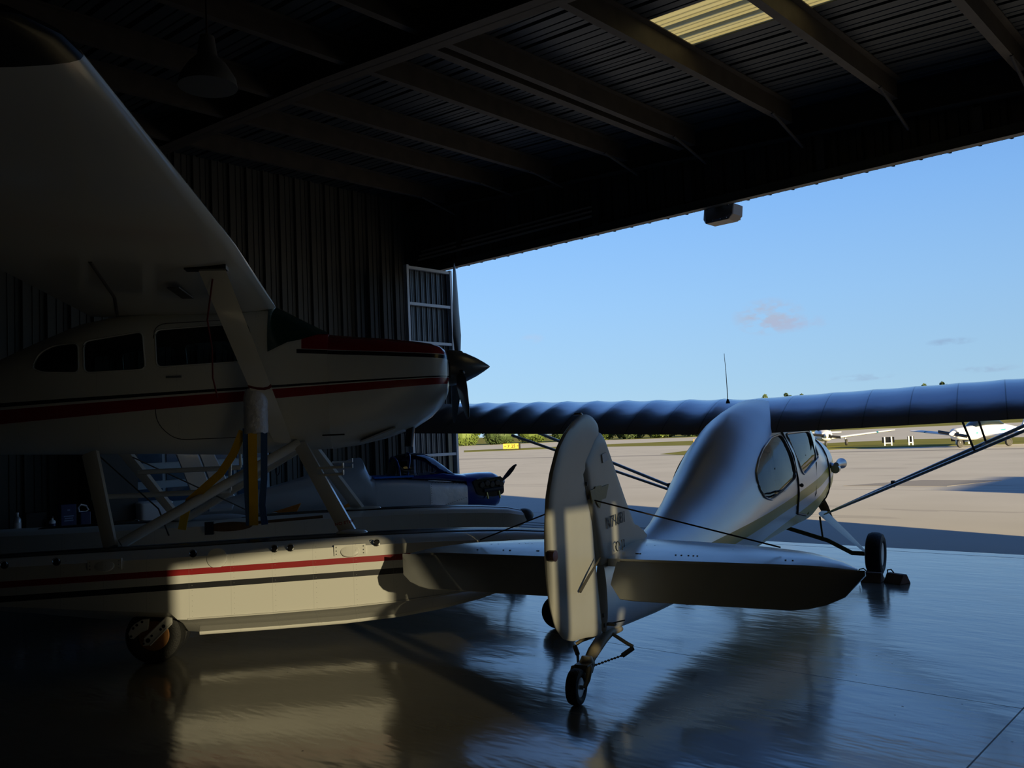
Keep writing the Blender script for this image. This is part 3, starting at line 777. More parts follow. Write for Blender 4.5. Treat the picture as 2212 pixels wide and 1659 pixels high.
    p0 = Vector(P(-.05, yo + sg * .035, .175)); p1 = Vector(P(.10, yo + sg * .035, .315))
    g.prism([p0 - q_ * .033, p1 - q_ * .030, p1 + d_ * .02, p1 + q_ * .030, p0 + q_ * .033, p0 - d_ * .04], (0, -sg * .025, 0)); obj('gear_arm', g, M_white, br, bevel=.004)
    for k in (-1, 1):
        g = G(); g.tube(p0 + q_ * .03 * k + Vector((0, -sg * .028, 0)), p1 + q_ * .028 * k + Vector((0, -sg * .028, 0)), .006); obj('arm_edge', g, M_white, br)
    for a, z, r in ((-.045, .185, .016), (-.02, .215, .008), (-.075, .165, .008), (-.03, .155, .007), (.04, .255, .009), (.06, .275, .012)):
        obj('arm_bolt', G().lathe(P(a, yo + sg * .06, z), (0, 1, 0), [(-.004, r), (.004, r)], 14), M_black, br)
    # nose wheel and its leg
    nw = P(2.905, c, .125)
    g = G(); g.lathe(nw, (0, 1, 0), tyre(.125, .10), 36); w = obj('nose_wheel', g, M_rubber, f, 40)
    g = G(); g.lathe(nw, (0, 1, 0), [(-.045, .06), (-.02, .05), (.02, .05), (.045, .06)], 24); obj('nose_wheel_hub', g, M_steel, f, 40)
    g = G()
    for s in (-1, 1): g.path([P(2.905, c + s * .065, .125), P(2.88, c + s * .065, .26), P(2.84, c, .33)], .014)
    g.tube(P(2.84, c, .32), P(2.78, c, .55), .022); obj('nose_leg', g, M_steel, f, 60)
    return f
float_unit(1); float_unit(-1)
# float struts
for sg in (1, -1):
    def flat(name, p0, p1, c0, c1, th, lab=None):
        p0, p1 = Vector(p0), Vector(p1); g = G(); d = (p1 - p0).normalized(); u = Vector((1, 0, 0)); u = (u - d * u.dot(d)).normalized(); v = d.cross(u)
        sec = ((.5, 0), (.36, .5), (.05, .5), (-.3, .3), (-.5, 0), (-.3, -.3), (.05, -.5), (.36, -.5))
        g.loft([[p0 + u * c0 * x + v * th * y for x, y in sec], [p1 + u * c1 * x + v * th * y for x, y in sec]])
        return obj(name, g, M_white, fp, 50)
    F = flat('float_strut', P(1.35, sg * 1.18, .80), P(.93, sg * .47, 1.50), .125, .115, .045)
    g = G(); g.sphere(P(1.36, sg * 1.18, .818), (.12 if sg > 0 else .20, .08, .03)); obj('strut_fairing', g, M_white, fp, 60)
    flat('float_strut', P(-.39, sg * 1.08, .80), P(-.72, sg * .46, 1.50), .10, .13, .045)
    g = G(); g.path([P(-.33, sg * 1.05, .82), P(.30, sg * .75, 1.17), P(.92, sg * .46, 1.51)], .040, 14, flat=1.0); obj('diagonal_brace', g, M_white, fp, 60)
    if sg < 0:
        g = G(); g.sphere(P(-.05, sg * 1.1, .80), (.30, .09, .05)); obj('brace_fairing', g, mat('blue_grey_fairing', (.45, .50, .58), .4), fp, 60)
    # boarding steps on the front strut
    g = G()
    for dz in (0, .055): g.b2(P(1.10, sg * .80, 1.245 + dz), P(1.30, sg * .98, 1.262 + dz)); g.b2(P(1.29, sg * .80, 1.245 + dz), P(1.30, sg * .98, 1.285 + dz))
    obj('boarding_step', g, M_alud, fp)
for a0, a1, z, lat in ((-.75, .34, 1.14, .35), (-.55, .33, 1.315, -.25)):
    g = G(); g.path([P(a0, lat, z), P(a1, lat, z)], .022, 10); g.path([P(a1, lat, z), P(a1, lat, z + .14), P(a1 - .0, lat * .8, 1.5)], .014, 8); obj('step_rail', g, M_white, fp, 60)
for pp in ([P(-.65, .45, 1.47), P(-.12, .8, 1.05), P(.0, 1.0, .86)], [P(-.65, -.45, 1.45), P(0.3, -.9, .87)]): obj('bracing_wire', G().path(pp, .006, 6), M_beam, fp)
text('no_step_marking', 'NO STEP', .036, M_redink, fp, P(1.235, 1.155, .875), (1, 0, .15), (-.42, .71, .70), .002)
g = G(); g.path([P(.56, 2.06, 2.60), P(.50, 1.95, 2.35), P(.45, 1.55, 2.20), P(.44, 1.50, 2.0), P(.46, 1.45, 1.86)], .006, 6); tag(obj('tie_down_cord', g, M_redrope), 'thin red cord hanging beside the near wing strut', 'cord').matrix_world = Matrix.Translation(SO) @ Matrix.Rotation(SRz, 4, 'Z')

# strap bundle in white film hanging from the strut
def WP(a, lat, z): return SO + SF * a + SR * lat + Vector((0, 0, z))
wl = 1.02
wr = thing('film_wrapped_strap_bundle', 'strap bundle wrapped in crinkled white film beside the near wing strut', 'wrapped bundle', WP(.66, wl, 0), SRz)
g = G(); rr = []
for i in range(13):
    z = 1.60 + .335 * i / 12; r0 = .088 - .012 * max(0, i - 9) / 3
    rr.append([((r0 + .004 * math.sin(3 * k + i)) * math.cos(2 * PI * k / 20), (r0 + .004 * math.cos(2 * k + i)) * math.sin(2 * PI * k / 20), z + .006 * math.sin(2 * k)) for k in range(20)])
g.loft(rr); obj('film', g, M_wrap, wr, 60)
def strap(name, pts, w, m, label, th=.006, group='webbing straps hanging from the wrapped bundle'):
    g = G(); pts = [Vector(p) for p in pts]; rr = []
    for i, p in enumerate(pts):
        d = (pts[min(i + 1, len(pts) - 1)] - pts[max(0, i - 1)]).normalized(); u = d.cross(SR).normalized(); v = d.cross(u)
        rr.append([p + u * w / 2 + v * th / 2, p + u * w / 2 - v * th / 2, p - u * w / 2 - v * th / 2, p - u * w / 2 + v * th / 2])
    g.loft(rr); return tag(obj(name, g, m, None, 60), label, 'strap', group)
strap('webbing_strap', [WP(.635, wl + .03, 1.64), WP(.632, wl + .03, 1.2), WP(.62, wl - .02, .90)], .066, M_yst, 'yellow webbing strap hanging straight down in the middle of the bundle')
strap('webbing_strap', [WP(.585, wl, 1.64), WP(.582, wl, 1.2), WP(.585, wl - .05, .90)], .052, M_bst, 'dark blue webbing strap at the left of the straight yellow one')
strap('webbing_strap', [WP(.718, wl, 1.64), WP(.708, wl, 1.25), WP(.688, wl, 1.05), WP(.70, wl - .03, .90)], .05, M_bst, 'dark blue webbing strap at the right of the straight yellow one')
strap('webbing_strap', [WP(.55, wl - .06, 1.62), WP(.47, wl - .10, 1.45), WP(.36, wl - .15, 1.30), WP(.20, wl - .2, 1.17), WP(.11, wl - .22, 1.10), WP(.07, wl - .22, .98), WP(.05, wl - .22, .88)], .06, M_yst, 'yellow webbing strap swung back over the diagonal brace')
# paddle clipped to the inner side of the far float
pd = thing('paddle', 'orange wooden paddle lying along the far float', 'paddle', WP(0, -.80, 0), SRz)
g = G(); g.sphere(P(.12, 0, .745), (.22, .012, .045)); obj('blade', g, M_wood2, pd, 60)
g = G(); g.tube(P(.28, 0, .765), P(1.0, 0, .79), .014); obj('shaft', g, M_wood2, pd, 60)
g = G(); g.b2(P(-.10, -.02, .68), P(-.02, .03, .80)); obj('clip', g, M_black, pd)

# ================================================================= silver two-seater with the tail towards us
AL = math.radians(13)
LF = Vector((-math.sin(AL), math.cos(AL), 0)); LR = Vector((math.cos(AL), math.sin(AL), 0)); LO = Vector((-3.103, 3.791, 0)); LRz = math.atan2(LF.y, LF.x)
lp = thing('taildragger_plane', 'silver high wing two seat plane standing tail towards us on a tailwheel', 'light aircraft', LO, LRz)
LT = [(.40, .74, .305, .035, 2.2), (.75, .775, .285, .09, 2.0), (1.15, .79, .27, .15, 2.0), (1.6, .90, .265, .225, 1.9), (2.1, 1.09, .28, .305, 1.8), (2.5, 1.28, .30, .365, 1.8), (2.9, 1.47, .33, .42, 1.75), (3.3, 1.61, .36, .46, 1.75),
      (3.7, 1.68, .39, .48, 1.9), (4.2, 1.745, .42, .495, 2.2), (4.55, 1.72, .45, .50, 2.6)]
g = G(); g.loft([ring(a, zt, zb, hw, n, 48, zc=zb + (zt - zb) * .45) for a, zt, zb, hw, n in LT])
lf = obj('fuselage', g, [M_lus, M_beam], lp, 40)
W1 = rpoly([(2.76, .99), (2.80, 1.10), (2.95, 1.20), (3.17, 1.295), (3.40, 1.37), (3.655, 1.40), (3.67, 1.2), (3.655, 1.01), (3.25, .93), (2.94, .875), (2.80, .91)], .06, 3)
W2 = rpoly([(3.78, 1.40), (4.46, 1.41), (4.65, 1.15), (4.2, 1.07), (3.96, 1.02), (3.86, 1.08)], .06, 3)
cut(lf, [G().prism([P(a, -.9, z) for a, z in w], (0, -1.8, 0)) for w in (W1, W2)], .02)
def hwz(a, z):
    zt, zb, hw, n = interp(LT, a); zc = zb + (zt - zb) * .45
    q = (z - zc) / (zt - zc) if z > zc else (zc - z) / (zc - zb)
    return hw * max(0, 1 - min(1, abs(q)) ** n) ** (1 / n)
for w in (W1, W2):
    for s in (1, -1):
        obj('side_window', skin_patch(w, s, -.006, hwz), M_clear, lp, 60)
        g = G(); pp = [P(a, s * (hwz(a, z) + .003), z) for a, z in inset(w, -.008)]; g.path(pp + [pp[0]], .009, 6); obj('window_rim', g, M_alud, lp, 60)
g = G(); pp = [P(a, hwz(a, z) + .004, z) for a, z in ((3.71, 1.42), (3.71, 1.2), (3.705, .99), (3.75, .86), (3.83, .74), (3.95, .66), (4.4, .60))]; g.path(pp, .012, 6); obj('door_edge', g, M_beam, lp, 60)
g = G(); pp = [P(a, hwz(a, z) + .003, z) for a, z in ((4.50, 1.5), (4.52, 1.1), (4.50, .8), (4.48, .6))]; g.path(pp, .004, 6); obj('panel_seam', g, M_beam, lp, 60)
g = G(); q = hwz(3.80, .93); g.sphere(P(3.80, q + .015, .93), .018, 10, 8); obj('door_handle', g, M_beam, lp)
# seat backs
for s in (-1, 1):
    g = G(); g.prism([P(3.52, s * .19 - .13, .80), P(3.62, s * .19 - .13, .80), P(3.48, s * .19 - .13, 1.27), P(3.40, s * .19 - .13, 1.25)], (0, -.26, 0)); obj('seat_back', g, mat('grey_vinyl', (.07, .07, .075), .6), lp, bevel=.03)
# nose: windscreen side, cowling
CL = [(4.55, 1.72, .45, .50, 2.6), (4.75, 1.58, .46, .495, 2.8), (5.0, 1.46, .49, .485, 2.6), (5.3, 1.41, .53, .47, 2.5), (5.7, 1.38, .59, .45, 2.4), (6.0, 1.345, .68, .41, 2.3), (6.15, 1.30, .76, .35, 2.2), (6.22, 1.22, .86, .24, 2.1)]
g = G(); g.loft([ring(a, zt, zb, hw, n, 48, zc=zb + (zt - zb) * .45) for a, zt, zb, hw, n in CL]); obj('cowling', g, M_lus, lp, 40)
rings = []
for a in (4.48, 4.6, 4.75, 4.88, 4.99):
    zt, zb, hw, n = interp(CL, a); full = ring(a, zt + .01, zb, hw + .01, n, 160, zc=zb + (zt - zb) * .45); lo = 1.22 + (a - 4.48) * .38
    pts = [p for p in full if p[2] > min(lo, zt - .02)]; pts.sort(key=lambda p: math.atan2(p[2] - zb, p[1]))
    rings.append([pts[int(round(i * (len(pts) - 1) / 23))] for i in range(24)])
g = G(); g.loft(rings, cap=False, closed=False); obj('windscreen', g, M_plast, lp, 60)
g = G(); pp = ring(5.35, 1.415, .525, .475, 2.5, 48, zc=.53 + .88 * .45); g.path(pp + [pp[0]], .008, 6); obj('cowl_band', g, M_beam, lp, 60)
g = G(); g.path([P(5.55, .42, 1.03), P(5.55, .47, 1.02), P(5.48, .51, 1.0)], .03, 14); g.lathe(P(5.42, .52, .985), (1, 0, .05), [(0, .045), (.09, .045), (.10, .03)], 20); g.lathe(P(5.72, .53, 1.03), (1, 0, 0), [(-.28, .028), (-.05, .028), (.06, .058), (.07, .05)], 20); obj('exhaust_stack', g, M_steel, lp, 40)
g = G(); g.lathe(P(6.22, 0, 1.05), (1, 0, .08), [(0, .13), (.08, .11), (.16, .06), (.20, .01)], 24); obj('spinner', g, M_alu, lp, 40)
for s in (-1, 1):
    g = G(); rr = []
    for r, ch in ((.08, .05), (.3, .11), (.6, .12), (.85, .07), (.90, .01)):
        rr.append([P(6.3 + x * .02, y * ch - s * r * .35, 1.0 + s * r * .80) for x, y in ((0, .5), (1, .2), (1, -.2), (0, -.5), (-1, -.2), (-1, .2))])
    g.loft(rr); obj('propeller_blade', g, M_wood2, lp, 60)
def seam_mat():
    m = mat('ribbed_wing_skin', (.42, .44, .47), .2, .8, bump=.08, bscale=5)
    t = m.node_tree; b = t.nodes['Principled BSDF']; g = N(t, 'ShaderNodeTexCoord'); sp_ = N(t, 'ShaderNodeSeparateXYZ'); L(t, g.outputs['Object'], sp_.inputs[0])
    y = vmath(t, 'ABSOLUTE', sp_.outputs[1])
    k = vmath(t, 'LESS_THAN', vmath(t, 'PINGPONG', y, .18), .0035)
    d = vmath(t, 'LESS_THAN', vmath(t, 'PINGPONG', sp_.outputs[0], .02), .006)
    k2 = vmath(t, 'MULTIPLY', vmath(t, 'LESS_THAN', vmath(t, 'PINGPONG', y, .18), .008), d)
    L(t, mixc(t, vmath(t, 'MAXIMUM', vmath(t, 'MULTIPLY', k, .75), vmath(t, 'MULTIPLY', k2, .5)), (.42, .44, .47), (.06, .065, .07)), b.inputs['Base Color'])
    return m
M_lwing = seam_mat()
# wing in two halves, skin sagging a little between ribs
INC = math.radians(13.2)
LFOIL = [(1, 0), (.93, .026), (.85, .047), (.7, .076), (.55, .094), (.42, .101), (.3, .098), (.18, .083), (.09, .060), (.035, .038), (.008, .018), (0, 0), (.01, -.013), (.04, -.022), (.1, -.030), (.2, -.036), (.35, -.037), (.5, -.033), (.65, -.026), (.8, -.016), (.92, -.007)]
for s in (1, -1):
    rr = []; nseg = 112
    for i in range(nseg + 1):
        lat = 5.15 * i / nseg; u = (lat % .36) / .36; sag = 1 - .13 * math.sin(PI * u) * (1 if s < 0 else .4)
        z = 1.702 + (.018 if s > 0 else .043) * lat
        ch, le = 1.27, 4.74
        rr.append(foil(le, ch, s * lat, z, INC, thick=1.12 * sag, prof=LFOIL))
    for lat, dc, k in ((5.25, .06, .9), (5.33, .22, .6), (5.38, .5, .3)):
        rr.append(foil(4.74 - dc * .45, 1.27 - dc, s * lat, 1.702 + (.018 if s > 0 else .043) * 5.2, INC, thick=k, prof=LFOIL))
    g = G(); g.loft(rr); w = obj('wing', g, M_lwing, lp, 32)
    g = G(); zz = lambda lat: 1.702 + (.018 if s > 0 else .043) * lat
    g.path([P(4.74 - .97 * math.cos(INC), s * lat, zz(lat) - .97 * math.sin(INC) + .076) for lat in (2.75, 5.0)], .005, 6); obj('aileron_gap', g, M_beam, w)
    # V struts
    foot = P(4.92, s * (.47 if s > 0 else .40), .555)
    tops = (P(4.45, s * 2.75, 1.60), P(3.98, s * 2.62, 1.50))
    for tp, r_ in zip(tops, (.030, .026)):
        g = G(); g.path([foot, Vector(foot).lerp(Vector(tp), .06), Vector(foot).lerp(Vector(tp), .2), tp], [.012, .022, r_, r_], 12, flat=.55, up=(1, 0, 0)); obj('wing_strut', g, M_alud, lp, 60)
    g = G()
    for t_, top, tp in ((.66, P(4.42, s * 1.90, 1.60), tops[0]), (.66, P(4.02, s * 1.80, 1.52), tops[1])):
        g.tube(Vector(foot).lerp(Vector(tp), t_), top, .010, n=8)
    g.tube(Vector(foot).lerp(Vector(tops[0]), .66), Vector(foot).lerp(Vector(tops[1]), .68), .010, n=8)
    obj('jury_strut', g, M_beam, lp)
    g = G(); g.box(Vector(foot).lerp(Vector(tops[0]), .30), (.10, .03, .06)); obj('strut_clamp', g, M_beam, lp)
g = G(); g.path([P(3.39, -.02, 1.72), P(3.385, -.02, 1.95), P(3.36, -.02, 2.15)], [.004, .003, .002], 6); g.lathe(P(3.39, -.02, 1.70), (0, 0, 1), [(0, .02), (.02, .015), (.04, .006)], 12); obj('whip_antenna', g, M_beam, lp)
# fin and rudder
fin = [(.345, .79), (.30, .95), (.215, 1.18), (.185, 1.33), (.36, 1.475), (.46, 1.50), (.50, 1.46), (.62, 1.29), (.79, 1.05), (.92, .885), (1.03, .815), (1.16, .785), (1.10, .74), (.55, .70), (.37, .70)]
def soft_plate(poly, th, edge=.35):
    """plate whose edge is thinner than its middle"""
    g = G(); n = len(poly); c = (sum(p[0] for p in poly) / n, sum(p[1] for p in poly) / n)
    rr = []
    for k, t in ((0, .12), (.015, .5), (.06, .82), (.16, .96), (.35, 1.0)):
        rr.append(([(c[0] + (a - c[0]) * (1 - k), c[1] + (z - c[1]) * (1 - k)) for a, z in poly], t * th / 2))
    seq = [[P(a, t, z) for a, z in pl_] for pl_, t in rr[::-1]] + [[P(a, -t, z) for a, z in pl_] for pl_, t in rr]
    g.loft(seq); return g
obj('tail_fin', soft_plate(rpoly(fin, .03, 3), .066), M_tail, lp, 32)
rud = [(.355, .305), (.295, .80), (.285, .95), (.205, 1.18), (.175, 1.335), (.35, 1.488), (.455, 1.51), (.44, 1.55), (.39, 1.585), (.30, 1.605), (.22, 1.60), (.12, 1.565), (0, 1.50), (-.10, 1.42), (-.19, 1.29), (-.25, 1.16), (-.28, 1.0), (-.292, .85), (-.285, .70), (-.265, .58), (-.215, .46), (-.13, .385), (-.02, .35), (.14, .335), (.26, .315)]
ru = obj('rudder', soft_plate(rpoly(rud, .03, 2), .045), M_tail, lp, 32)
for a, z in ((.205, 1.20), (.225, 1.12), (.35, .42), (.36, .36)): obj('hinge', G().box(P(a, .026, z), (.012, .010, .022)), M_beam, ru)
g = G(); g.lathe(P(-.275, .03, .855), (0, 1, 0), [(-.02, .03), (.02, .03), (.03, .01)], 16); obj('tail_light', g, mat('smoky_lens', (.05, .03, .03), .2), ru, 40)
g = G(); g.lathe(P(.19, 0, 1.60), (0, 0, 1), [(0, .03), (.012, .02)], 12); obj('rudder_horn', g, M_steel, ru)
g = G(); g.path([P(.02, .04, .615), P(.12, .055, .69), P(.24, .075, .775)], [.009, .008, .004], 6); obj('trim_rod', g, M_beam, ru)
rg = text('registration', 'N71681', .100, M_ink, lp, P(.437, .0385, .914), (1, 0, .045), (-.03, 0, 1), .001)
xs_ = [v.co.x for v in rg.data.vertices]; k_ = .28 / (max(xs_) - .437)
for v in rg.data.vertices: v.co.x = .437 + (v.co.x - .437) * k_
logo = [(.222, 1.161), (.289, 1.166), (.298, 1.178), (.382, 1.178), (.389, 1.169), (.493, 1.178), (.44, 1.097), (.38, 1.095), (.349, 1.045), (.296, 1.092), (.245, 1.08)]
g = G(); g.prism([P(a, .0365, z) for a, z in logo], (0, -.003, 0)); obj('winged_emblem', g, M_gold, lp)
g = G(); g.prism([P(a, .036, z) for a, z in ((.416, 1.36), (.479, 1.371), (.512, 1.325), (.426, 1.308))], (0, -.003, 0)); obj('small_sticker', g, mat('sky_pale_sticker', (.95, .96, .98), .5), lp)  # sky reflection put into the sticker's pale colour
text('tail_marking', '140', .05, M_ink, lp, P(.66, .058, .80), (1, 0, .05), (0, 0, 1), .001) if False else None
g = G(); g.path([P(.535 + .03 * math.cos(t), .060, .80 + .028 * math.sin(t)) for t in [i * .5 for i in range(10)]], .004, 6); g.path([P(.595, .064, .77), P(.59, .064, .83), P(.625, .064, .83), P(.625, .064, .785), P(.595, .064, .785)], .004, 6); obj('faded_marking', g, M_ink, lp)
# tailplane: fixed stabiliser and drooped elevators
def stab_outline(s):
    return [(.44, s * .05), (.44, s * 1.44), (.62, s * 1.33), (.80, s * 1.12), (.95, s * .80), (1.05, s * .35), (1.10, s * .05)]
for s in (1, -1):
    ol = stab_outline(s)
    top = []; g = G(); sec = []
    for i in range(15):
        lat = s * (.03 + (1.435 - .03) * (i / 14) ** .9)
        le = interp([(0, 1.10), (.35, 1.06), (.8, .96), (1.12, .82), (1.33, .64), (1.44, .47), (1.5, .45)], abs(lat))[0]
        ch = le - .44; sec.append([P(.44 + ch * x, lat, .715 + (le - .44) * x * .085 + y * min(.075, ch * .2 + .012)) for x, y in ((0, .32), (.25, .45), (.55, .5), (.85, .32), (1, 0), (.85, -.3), (.55, -.45), (.25, -.4), (0, -.3))])
    g.loft(sec); st = obj('stabiliser', g, M_hst, lp, 50)
    g = G()
    for k in range(14):
        lat = s * random.uniform(.12, 1.15); le = interp([(0, 1.10), (.35, 1.06), (.8, .96), (1.12, .82), (1.33, .64)], abs(lat))[0]; x = random.choice((.18, .5)); ch = le - .44
        g.box(P(.44 + ch * x, lat, .715 + ch * x * .085 + min(.075, ch * .2 + .012) * (.46 if x > .3 else .42) + .001), (.008, .008, .003))
    obj('rivet_spots', g, M_beam, st)['kind'] = 'stuff'
    g = G(); sec = []
    DR = math.radians(40)
    for i in range(17):
        lat = s * (.10 + 1.375 * i / 16)
        c = interp([(.10, .16), (.14, .25), (.22, .268), (1.16, .268), (1.28, .235), (1.38, .175), (1.44, .105), (1.475, .02)], abs(lat))[0]
        sec.append([P(.432 - math.cos(DR) * c * x - math.sin(DR) * y * .05, lat, .712 - math.sin(DR) * c * x + math.cos(DR) * y * .05) for x, y in ((0, .35), (.15, .42), (.5, .3), (1, .06), (1, -.06), (.5, -.3), (.15, -.42), (0, -.35))])
    g.loft(sec); ev = obj('elevator', g, M_hst, lp, 50)
    if s < 0:
        g = G(); g.path([P(.30, -.95, .60), P(.30, -.35, .60)], .004, 6); obj('trim_tab_gap', g, M_beam, ev)
    g = G(); g.tube(P(.66, s * 1.0, .80), P(.26, s * .045, 1.10), .0045, n=8); g.lathe(P(.60, s * .86, .80), P(-.39, -s * .93, .3), [(-.1, .004), (-.06, .011), (-.02, .011), (0, .004)], 8) if False else None; obj('bracing_wire', g, M_rope, lp)
g = G(); g.box(P(.36, .07, .37), (.03, .05, .015)); g.tube(P(.34, .05, .372), P(.42, .13, .385), .004); g.box(P(1.62, .12, .27), (.10, .02, .03)); obj('rudder_cable_fitting', g, M_beam, lp)
# tailwheel
g = G(); g.path([P(.62, 0, .285), P(.46, 0, .295), P(.36, 0, .275), P(.25, 0, .235), P(.18, 0, .20)], [.022, .026, .027, .026, .022], 12, flat=1.5); sp = obj('tail_spring', g, mat('cream_spring', (.34, .29, .20), .5), lp, 60)
g = G(); g.path([P(.46, 0, .305), P(.43, .13, .25), P(.425, .17, .235)], .011, 8); g.path([P(.46, 0, .305), P(.36, -.13, .26), P(.35, -.16, .24)], .011, 8); obj('steering_arm', g, mat('cream_spring', (.34, .29, .20), .5), sp, 60)
g = G(); g.lathe(P(.15, 0, .20), P(.15, 0, .9), [(-.06, .035), (-.03, .042), (.0, .042), (.03, .03)], 20); g.box(P(.12, 0, .185), (.10, .08, .03)); obj('swivel_head', g, mat('grey_casting', (.26, .24, .20), .5, .3), sp, 40)
for s in (1, -1):
    g = G(); g.tube(P(.425 if s > 0 else .35, s * .17, .225), P(.36 if s > 0 else .30, s * .13, .195), .014, n=10); obj('steering_spring', g, M_beam, sp)
    g = G(); e0, e1 = Vector(P(.36 if s > 0 else .30, s * .13, .195)), Vector(P(.14, s * .05, .185)); n_ = 9
    for k in range(n_): g.sphere(e0.lerp(e1, (k + .5) / n_), (.009, .009, .006), 8, 6)
    g.tube(e0, e1, .003, n=6); obj('steering_chain', g, M_beam, sp)
twax = Vector((-.08, 1, 0)).normalized()
g = G(); wc = Vector(P(.0, 0, .098)); g.lathe(wc, twax, tyre(.098, .072), 40); tw = obj('tail_tyre', g, M_rubber, lp, 40)
g = G(); g.lathe(wc, twax, [(-.026, .052), (-.012, .045), (.012, .045), (.026, .052)], 28); g.lathe(wc, twax, [(-.045, .012), (.045, .012)], 12); obj('wheel_hub', g, M_alud, tw, 40)
for s in (1, -1):
    g = G(); g.path([P(.14, s * .012, .185), P(.075, s * .048, .180), P(.04, s * .052, .13), P(.0, s * .050, .098)], [.02, .02, .016, .013], 10, flat=.5, up=twax); obj('fork_leg', g, mat('grey_casting', (.26, .24, .20), .5, .3), tw, 60)
# main gear
for s in (1, -1):
    wx = P(4.69, s * .966, .205)
    g = G(); f0, f1 = Vector(P(5.02, s * .44, .56)), Vector(P(4.72, s * .88, .205))
    sec = lambda p, c, t_: [(p.x + c * x, p.y + t_ * y, p.z + t_ * y * .6) for x, y in ((.5, 0), (.2, .5), (-.3, .4), (-.5, 0), (-.3, -.4), (.2, -.5))]
    g.loft([sec(f0, .42, .05), sec(f0.lerp(f1, .6), .27, .045), sec(f1, .10, .035)]); ga = obj('gear_leg', g, mat('cream_grey', (.40, .41, .36), .45, .1), lp, 50)
    g = G(); g.path([P(5.0, s * .02, .42), P(4.86, s * .50, .30), P(4.76, s * .74, .195), P(4.70, s * .90, .20)], .022, 10); g.path([P(4.95, s * .42, .53), P(4.88, s * .45, .31)], .010, 8); obj('gear_brace', g, mat('olive_tube', (.12, .11, .06), .5), lp, 60)
    ax = Vector((.03, 1, .05)).normalized()
    g = G(); g.lathe(wx, ax, tyre(.205, .15), 44); t_ = obj('main_wheel', g, M_rubber, lp, 40)
    g = G(); g.lathe(wx, ax, [(-.06, .108), (-.05, .10), (-.03, .06), (-.03, .02), (.03, .02), (.03, .06), (.05, .10), (.06, .108)], 32); obj('wheel_hub', g, M_steel, t_, 40)
# chocks either side of the right main wheel
W_L = lambda a, lat, z: LO + LF * a + LR * lat + Vector((0, 0, z))
for nm, (cx, cy), r, lb in (('wheel_chock', (-3.13, 8.22), .1, 'dark wooden wheel chock at the tail side of the silver plane wheel'), ('wheel_chock', (-2.92, 8.25), -.35, 'brown wooden wedge chock to the right of the silver plane wheel')):
    t = thing(nm, lb, 'wheel chock', (cx, cy, 0), r, 'chocks at the silver plane wheel')
    g = G(); g.prism([(-.09, -.075, 0), (-.09, .075, 0), (-.09, .03, .085), (-.09, -.02, .085)], (.18, 0, 0)); obj('block', g, M_chock, t, bevel=.006)
    g = G(); g.path([(-.04, .02, .08), (-.08, .03, .11), (-.12, .03, .10), (-.13, .04, .06)], .006, 6); obj('rope', g, M_rope, t)

# ================================================================= small polished homebuilt behind
hb = thing('homebuilt_plane', 'small polished aluminium plane with blue nose and canopy behind the floats', 'light aircraft', (-10.5, 5.9, 0), math.radians(90 - 22.8))
HT = [(-.45, .78, .62, .03, 2.5), (0, .86, .60, .07, 2.6), (.5, .955, .565, .14, 2.6), (.9, 1.05, .54, .20, 2.6), (1.3, 1.17, .52, .255, 2.5), (1.62, 1.275, .50, .29, 2.5), (1.72, 1.28, .50, .30, 2.5), (1.80, 1.06, .495, .305, 2.8), (1.86, 1.0, .49, .305, 4.0)]
g = G(); g.loft([ring(a, zt, zb, hw, n, 36) for a, zt, zb, hw, n in HT]); obj('rear_fuselage', g, M_alud, hb, 40)
g = G(); g.loft([ring(a, zt, .49, .305, 5, 36) for a, zt in ((1.86, .985), (2.3, .965), (2.64, .92))]); mf = obj('mid_fuselage', g, M_alud, hb, 40)
g = G(); g.loft([ring(a, zt, .49, .308, 5, 36) for a, zt in ((2.64, .90), (2.95, .87), (3.20, .845))]); obj('side_panel', g, mat('bright_panel', (.92, .92, .90), .38, .35, bump=.5, bscale=5), hb, 40)
g = G()
for k in range(16): g.box(P(2.66 + k * .034, .309, .505 + k * .009), (.008, .004, .008))
for k in range(12): g.box(P(2.655, .309, .51 + k * .032), (.008, .004, .008)); g.box(P(2.67 + k * .045, .309, .885 - k * .0045), (.012, .004, .006))
obj('rivet_row', g, M_beam, hb)['kind'] = 'stuff'
g = G(); g.prism([P(1.84, .31, .985), P(2.40, .31, .975), P(2.40, .31, 1.0), P(1.84, .31, 1.01)], (0, .62, 0)); obj('canopy_rail', g, M_bluel, hb)
# front deck and canopy bow in blue
BD = [(2.38, 1.0, .94, .30), (2.6, 1.01, .92, .305), (2.85, 1.03, .89, .305), (3.02, .995, .87, .30), (3.20, .965, .84, .295)]
g = G(); g.loft([ring(a, zt, zb, hw, 2.8, 32) for a, zt, zb, hw in BD]); obj('front_deck', g, M_blue, hb, 50)
cz = [(2.16, 1.02), (2.20, 1.26), (2.28, 1.295), (2.45, 1.31), (2.62, 1.30), (2.76, 1.24), (2.90, 1.13), (3.00, 1.03), (3.03, .99)]
rings = []
for a, zt in cz:
    rings.append([P(a, .27 * math.cos(PI * i / 20), .97 + (zt - .97) * math.sin(PI * i / 20) ** .8) for i in range(21)])
g = G(); g.loft(rings, cap=False, closed=False); cn = obj('canopy', g, M_canopy, hb, 60)
for a0 in (2.20, 2.42):
    g = G(); zt = interp(cz, a0)[0]; g.path([P(a0 - .10 * (1 - math.sin(PI * i / 20)) * (1 if a0 > 2.3 else -.2), .275 * math.cos(PI * i / 20), .97 + (zt - .965) * math.sin(PI * i / 20) ** .8) for i in range(21)], .012, 6); obj('canopy_bow', g, M_blue, cn, 60)
g = G(); g.b2(P(2.2, -.2, .95), P(2.35, .2, 1.2)); obj('seat_back', g, M_black, hb)
